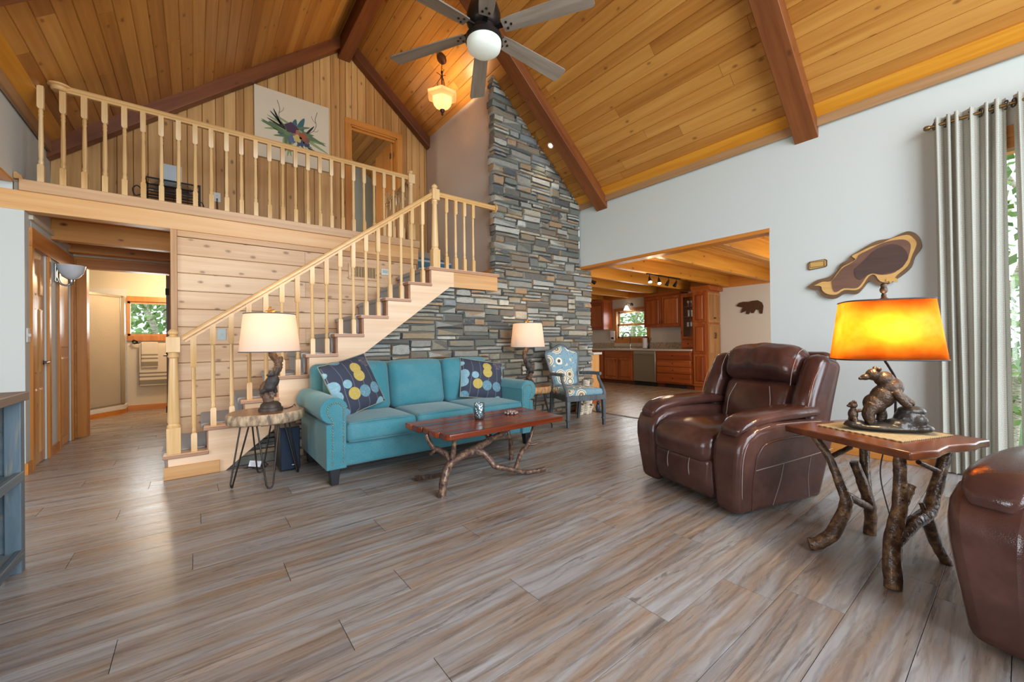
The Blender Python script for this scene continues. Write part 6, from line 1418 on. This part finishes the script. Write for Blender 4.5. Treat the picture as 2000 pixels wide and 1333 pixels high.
for z, ys, pr in ((1.142, (4.74, 4.86), [(.025, 0), (.05, .02), (.055, .06), (.05, .06), (.0, .02)]), (1.432, (4.72, 4.80, 4.88), [(.028, 0), (.03, .10), (.027, .10), (.0, .01)]), (1.662, (4.71, 4.78, 4.86), [(.024, 0), (.03, .15), (.027, .15), (.0, .01)]), (1.892, (4.72, 4.79, 4.87), [(.03, 0), (.004, .01), (.004, .07), (.03, .10), (.028, .14), (.026, .14), (.0, .09)])):
    for gi_, y in enumerate(ys):
        o = MB().lathe(pr, (9.06, y, z), 12, False).build('drinking_glass', M_gls, smooth=50); nm = {1.142: 'small bowl on the lowest shelf', 1.432: 'short tumbler on the second shelf', 1.662: 'tall tumbler on the third shelf', 1.892: 'stemmed glass on the top shelf'}[z]
        tag(o, nm + ' of the glass-door cabinet, ' + ({0: 'nearest the pantry', len(ys) - 1: 'nearest the window'}.get(gi_, 'middle one')), 'glass', 'glassware in the glass cabinet')
def upper(label, ya, yb, doors, X=9.0):
    T = thing('wall_cabinet', label, 'cabinet', (9.17, (ya + yb) / 2, 1.45)); MB().box(X, 9.345, ya, yb, 1.445, 2.20).build('carcass', M_cher, T)
    n = doors; w = (yb - ya) / n
    for i in range(n): d = raised(X, ya + i * w + .012, ya + (i + 1) * w - .012, 1.465, 2.18, M_cher, T); pull(X - .02, (ya + (i + 1) * w - .035) if i == 0 else ya + i * w + .035, 1.56, d, True)
    MB().prism([(X, 2.20), (X - .05, 2.255), (X - .05, 2.275), (9.345, 2.275), (9.345, 2.20)], 'y', ya - .0, yb + .0).build('crown', M_cherh, T); return T
upper('two-door cherry wall cabinet to the right of the kitchen window', 5.02, 6.015, 2); upper('cherry wall cabinet left of the kitchen window', 7.27, 7.95, 1, 8.95)
# window
kw = sempty('window_4'); a0, a1, b0, b1 = 6.15, 7.13, 1.19, 1.94
for ya, yb, z0, z1 in ((a0 - .08, a0, b0 - .13, b1 + .08), (a1, a1 + .08, b0 - .13, b1 + .08), (a0, a1, b1, b1 + .08), (a0, a1, b0 - .13, b0)): MB().box(9.325, 9.352, ya, yb, z0, z1).build('window_casing', M_orangez, kw, bevel=.003)
for z0, z1 in ((b0, (b0 + b1) / 2 + .02), ((b0 + b1) / 2 - .02, b1)):
    xx = 9.40 if z0 == b0 else 9.43
    for ya, yb, c0_, c1_ in ((a0, a0 + .05, z0, z1), (a1 - .05, a1, z0, z1), (a0, a1, z0, z0 + .05), (a0, a1, z1 - .05, z1)): MB().box(xx - .015, xx + .015, ya, yb, c0_, c1_).build('sash', M_trimz, kw)
    MB().box(xx - .003, xx + .003, a0 + .05, a1 - .05, z0 + .05, z1 - .05).build('pane', M_glass, kw)
MB().box(9.31, 9.42, a0 - .1, a1 + .1, b0 - .02, b0).build('window_stool', M_orange, kw, bevel=.004)
fc = thing('kitchen_faucet', 'curved dark and steel faucet at the kitchen window', 'faucet', (9.18, 6.57, .91))
MB().lathe([(.03, 0), (.028, .02), (.018, .05), (.02, .12), (.014, .14)], (9.18, 6.57, .91), 14).build('base', plain('faucet_steel', '#c9c4ba', .2, .95), fc, smooth=40)
MB().tube(bez([(9.18, 6.57, 1.04), (9.18, 6.57, 1.24), (9.17, 6.61, 1.33), (9.16, 6.68, 1.35), (9.15, 6.75, 1.30), (9.14, 6.78, 1.22)]), .012, 8).build('spout', plain('faucet_dark', '#3f3b38', .35, .8), fc, smooth=60); MB().tube([(9.14, 6.78, 1.23), (9.137, 6.785, 1.16)], .018, 10).build('spray_head', plain('faucet_dark', '#3f3b38'), fc, smooth=60)
pt_ = thing('paper_towel_holder', 'white paper towel roll on a dark branch holder beside the sink', 'paper towel', (9.15, 6.08, .91))
MB().lathe([(.055, .012), (.057, .02), (.057, .27), (.055, .275), (.02, .275)], (9.15, 6.10, .91), 20).build('roll', plain('white_paper', '#e4e2e4'), pt_, smooth=40); MB().lathe([(.075, 0), (.075, .012), (.01, .014)], (9.15, 6.08, .91), 18).build('base', M_blkk, pt_); branch(pt_, 'branch', [(9.15, 5.99, .915), (9.15, 5.985, 1.05), (9.15, 6.0, 1.18), (9.15, 6.06, 1.215), (9.15, 6.12, 1.21)], [.022, .013, .011, .009], .2, 8, M_blkk); branch(pt_, 'twig', [(9.15, 5.99, 1.08), (9.15, 5.93, 1.14), (9.15, 5.92, 1.18)], [.008, .005], .2, 6, M_blkk)
tw = thing('bear_towel', 'white kitchen towel with a black bear print beside the window', 'towel', (9.28, 7.235, 1.13))
MB().soft((9.29, 7.235, 1.265), (.03, .15, .27), .01, 3).build('cloth', plain('white_paper', '#e4e2e4'), tw, smooth=50); MB().prism([(7.235 - a * 1.2, 1.19 + b * 1.3) for a, b in bearp], 'x', 9.271, 9.276).build('bear_print', plain('black_print', '#26231f', .8), tw)
sc_ = thing('kitchen_sconce', 'small wall lamp with white glass cone above the kitchen window', 'light', (9.34, 6.68, 2.0))
MB().lathe([(.05, 0), (.045, .012), (.02, .02)], n=16, m=Matrix.Translation((9.35, 6.63, 2.10)) @ Matrix.Rotation(-pi / 2, 4, 'Y')).build('back_plate', M_lever, sc_, smooth=40); MB().tube(bez([(9.34, 6.63, 2.10), (9.27, 6.68, 2.15), (9.23, 6.70, 2.14), (9.22, 6.70, 2.08)]), .007, 8).build('arm', M_lever, sc_, smooth=60)
MB().lathe([(.025, 2.08), (.035, 2.06), (.08, 1.965), (.085, 1.955), (.078, 1.957), (.03, 2.055), (.02, 2.07)], (9.22, 6.70, 0), 20, False).build('shade', emit('lit_white_glass', (1, .95, .88), 1.6), sc_, smooth=50)
l = point('kitchen_sconce_light', (0, 0, 0), 5, (1, .85, .62), .03); l.parent = sc_; l.location = (-.12, .02, -.02)
plate('outlet', 'cream outlet on the kitchen backsplash wall', 'outlet', (9.348, 5.62, 1.2), .075, .12, 'x', -1, M_plate, 'outlet')
# track light on a joist
tk = thing('track_light', 'black track with four small spotlights under the kitchen joist', 'light', (6.78, 4.11, 2.30)); MB().box(6.25, 7.35, 4.095, 4.125, 2.28, 2.30).build('track', M_blkk, tk)
for i, x in enumerate((6.33, 6.62, 6.95, 7.22)):
    dv_ = Vector((-.35, -.35 if i < 2 else .25, -.9)).normalized(); p0 = Vector((x, 4.11, 2.28)); p1 = p0 + Vector((0, 0, -.05)); p2 = p1 + dv_ * .10
    hd = MB().tube([p0, p1], .006, 6).build('stem', M_blkk, tk); MB().tube([p1 - dv_ * .01, p1 + dv_ * .03, p2], [.014, .022, .036], 12).build('head', M_blkk, tk, smooth=50)
    if i < 2: MB().tube([p2, p2 + dv_ * .003], [.03, .03], 12).build('lens', emit('track_lens', (1, .9, .7), 25), tk); lt = point('track_spot_light', (0, 0, 0), 7, (1, .8, .52), .03); lt.parent = tk; lt.location = p2 + dv_ * .03 - Vector((6.78, 4.11, 2.30))
tk2 = thing('track_light', 'single black spotlight under the kitchen joist beside the stone wall', 'light', (5.75, 4.98, 2.30)); MB().tube([(5.75, 4.98, 2.30), (5.75, 4.98, 2.25)], .006, 6).build('stem', M_blkk, tk2); MB().tube([(5.74, 4.98, 2.26), (5.78, 4.95, 2.22), (5.83, 4.92, 2.19)], [.014, .026, .038], 12).build('head', M_blkk, tk2, smooth=50)
# bear silhouette on the far wall
bs = thing('bear_wall_art', 'brown metal bear silhouette on the wall beyond the pantry', 'wall art', (9.33, 3.65, 1.65)); BE = [(3.922, 1.852), (3.858, 1.914), (3.774, 1.929), (3.671, 1.920), (3.590, 1.935), (3.491, 1.937), (3.413, 1.887), (3.385, 1.810), (3.396, 1.725), (3.407, 1.651), (3.455, 1.654), (3.474, 1.730), (3.533, 1.746), (3.574, 1.672), (3.624, 1.676), (3.633, 1.742), (3.665, 1.656), (3.726, 1.660), (3.715, 1.737), (3.777, 1.708), (3.829, 1.689), (3.818, 1.744), (3.786, 1.808), (3.859, 1.825)]
MB().prism(BE, 'x', 9.322, 9.334).build('silhouette', plain('rust_brown_metal', '#5b3a1c', .5, .3, .4, 25, None, .6), bs)
for y, z in ((3.45, 1.86), (3.75, 1.86)): MB().tube([(9.334, y, z), (9.35, y, z)], .006, 6).build('standoff', M_blkk, bs)
struct(MB().box(9.33, 9.352, .9, 4.27, 0, .09).build('baseboard_kitchen', M_orange))
# peninsula end
pe = thing('peninsula_cabinet', 'oak peninsula cabinet end beside the stone wall', 'cabinet', (5.5, 5.2, 0)); M_oak = wood('golden_oak_panel', '#a8713a', '#c48c4e', '#d6a468', 'z', grain=18, along=.8, rough=.4, var=.05)
MB().box(5.20, 5.74, 4.80, 6.3, 0, .87).build('carcass', M_oak, pe); MB().box(5.20, 5.745, 4.78, 4.80, 0, .87).build('end_panel', M_oak, pe, bevel=.003); MB().box(5.20, 5.75, 4.765, 4.78, 0, .07).build('base_shoe', M_cherh, pe)
pw = thing('peninsula_worktop', 'white worktop end beside the stone wall', 'worktop', (5.5, 5.5, .87)); MB().box(5.18, 5.80, 4.755, 6.35, .872, .912).build('slab', plain('white_laminate', '#c3beb6', .35), pw, bevel=.006)
bn = thing('metal_bench', 'black metal bench end behind the recliner', 'bench', (7.25, 2.9, 0))
MB().box(6.9, 7.5, 2.55, 3.13, .40, .44).build('seat', M_blk, bn, bevel=.006)
for x in (6.95, 7.45):
    for s, y in ((-1, 2.62), (1, 3.06)): MB().tube([(x, y, .40), (x, y - .02 * s, .0)], .016, 6).build('leg', M_blk, bn)
# birch log ornament behind the armchair
lg = thing('log_ornament', 'bundle of short hollow birch logs on the floor behind the armchair', 'log ornament', (4.75, 4.2, 0))
M_cut = plain('dark_log_end', '#3c2c20', .8); rl_ = random.Random(3)
for x, y, z0, z1, r in ((4.60, 4.22, 0, .16, .05), (4.70, 4.20, 0, .24, .055), (4.79, 4.22, 0, .13, .048), (4.66, 4.28, 0, .40, .055), (4.78, 4.30, 0, .52, .058), (4.87, 4.28, 0, .30, .05)):
    tilt = Vector((rl_.uniform(-.03, .03), -.05, 0)); p0, p1 = Vector((x, y, z0)), Vector((x, y, z1)) + tilt
    lo_ = MB().tube([p0, p0.lerp(p1, .5), p1], [r * 1.1, r, r * 1.05], 12, True, .05).build('log', bkm.m, lg, smooth=50)
    MB().tube([p1, p1 + (p1 - p0).normalized() * .004], [r * .72, r * .7], 12).build('log_end', M_cut, lo_)
be = thing('bear_figurine', 'small dark blue bear figurine beside the birch logs', 'figurine', (4.93, 4.14, 0)); blob('body', [((4.93, 4.14, .07), (.04, .035, .07)), ((4.925, 4.125, .155), (.03, .03, .03)), ((4.905, 4.11, .15), (.016, .016, .013)), ((4.96, 4.12, .02), (.03, .03, .02))], plain('dark_blue_resin', '#27323f', .5), be, .005, 2)

# ---------------------------------------------------------------- trees outside the windows
M_leafg = NT('sunlit_leaves'); _oi = M_leafg.add('ShaderNodeObjectInfo'); _nn = M_leafg.noise(M_leafg.coords((1, 1, 1)), 2.2, 3)
M_leafg.color(M_leafg.ramp(_nn, [(.3, '#4f7a3a'), (.5, '#7fa354'), (.7, '#b5c98a')])); M_leafg.rough(.7); M_leafg = M_leafg.m
def tree(label, x, y, h, r, seed, zg=-.8):
    rg = random.Random(seed); T = thing('birch_tree', label, 'tree', (x, y, zg), None, 'birch trees outside the windows')
    p = [(x + rg.uniform(-.1, .1) * k, y + rg.uniform(-.1, .1) * k, zg + h * k / 5) for k in range(6)]
    MB().tube(bez(p, 3), lerps([.09, .08, .065, .05, .035, .02], 16), 8).build('trunk', bkm.m, T, smooth=50)
    m = MB()
    for i in range(900):
        a, b, rr_ = rg.uniform(0, 6.283), rg.uniform(-1, 1), rg.random() ** .5; c = Vector((x + r * rr_ * math.cos(a) * math.sqrt(1 - b * b * .6), y + r * rr_ * math.sin(a) * math.sqrt(1 - b * b * .6), zg + h * .58 + b * h * .46)); u = Vector((rg.gauss(0, 1), rg.gauss(0, 1), rg.gauss(0, 1))).normalized(); v = u.orthogonal(); s = rg.uniform(.05, .11)
        m._add([c - u * s, c - v * s * .5, c + u * s, c + v * s * .5], [(0, 1, 2, 3)])
    o = m.build('foliage', M_leafg, T); o['kind'] = 'stuff'
k = 0
for x, y, h, r, s, lb in ((13.5, 8.2, 5, 1.2, 1, 'birch tree left of centre beyond the kitchen window'), (14.2, 10.0, 5.5, 1.3, 2, 'leafy birch at the left side of the kitchen window view'), (15.5, 10.8, 6, 1.4, 3, 'farthest birch seen through the kitchen window'), (13.0, 9.2, 4, 1.0, 4, 'low bushy birch beyond the kitchen faucet'),
    (-.9, 13.0, 6, 1.0, 5, 'birch trunk at the left of the bathroom window'), (-1.3, 14.5, 6.5, 1.2, 6, 'birch trunk in the middle of the bathroom window'), (-.55, 14.0, 6, 1.1, 7, 'birch trunk at the right of the bathroom window'), (-1.9, 16.5, 7, 1.6, 8, 'leafy tree behind the bathroom window birches'),
    (9.5, -.6, 5, 1.3, 9, 'birch outside the glass door beyond the curtain'), (11, .2, 5.5, 1.4, 10, 'farther leafy birch outside the curtained glass door')): tree(lb, x, y, h, r, s)
struct(MB().box(-40, 60, -40, 60, -.9, -.8).build('ground', plain('lawn_ground', '#5f7f45', .95, var=.4, bscale=2)))

# ---------------------------------------------------------------- tidy the helper properties
for o in bpy.data.objects:
    for k in ('_wc', '_base'):
        if k in o: del o[k]
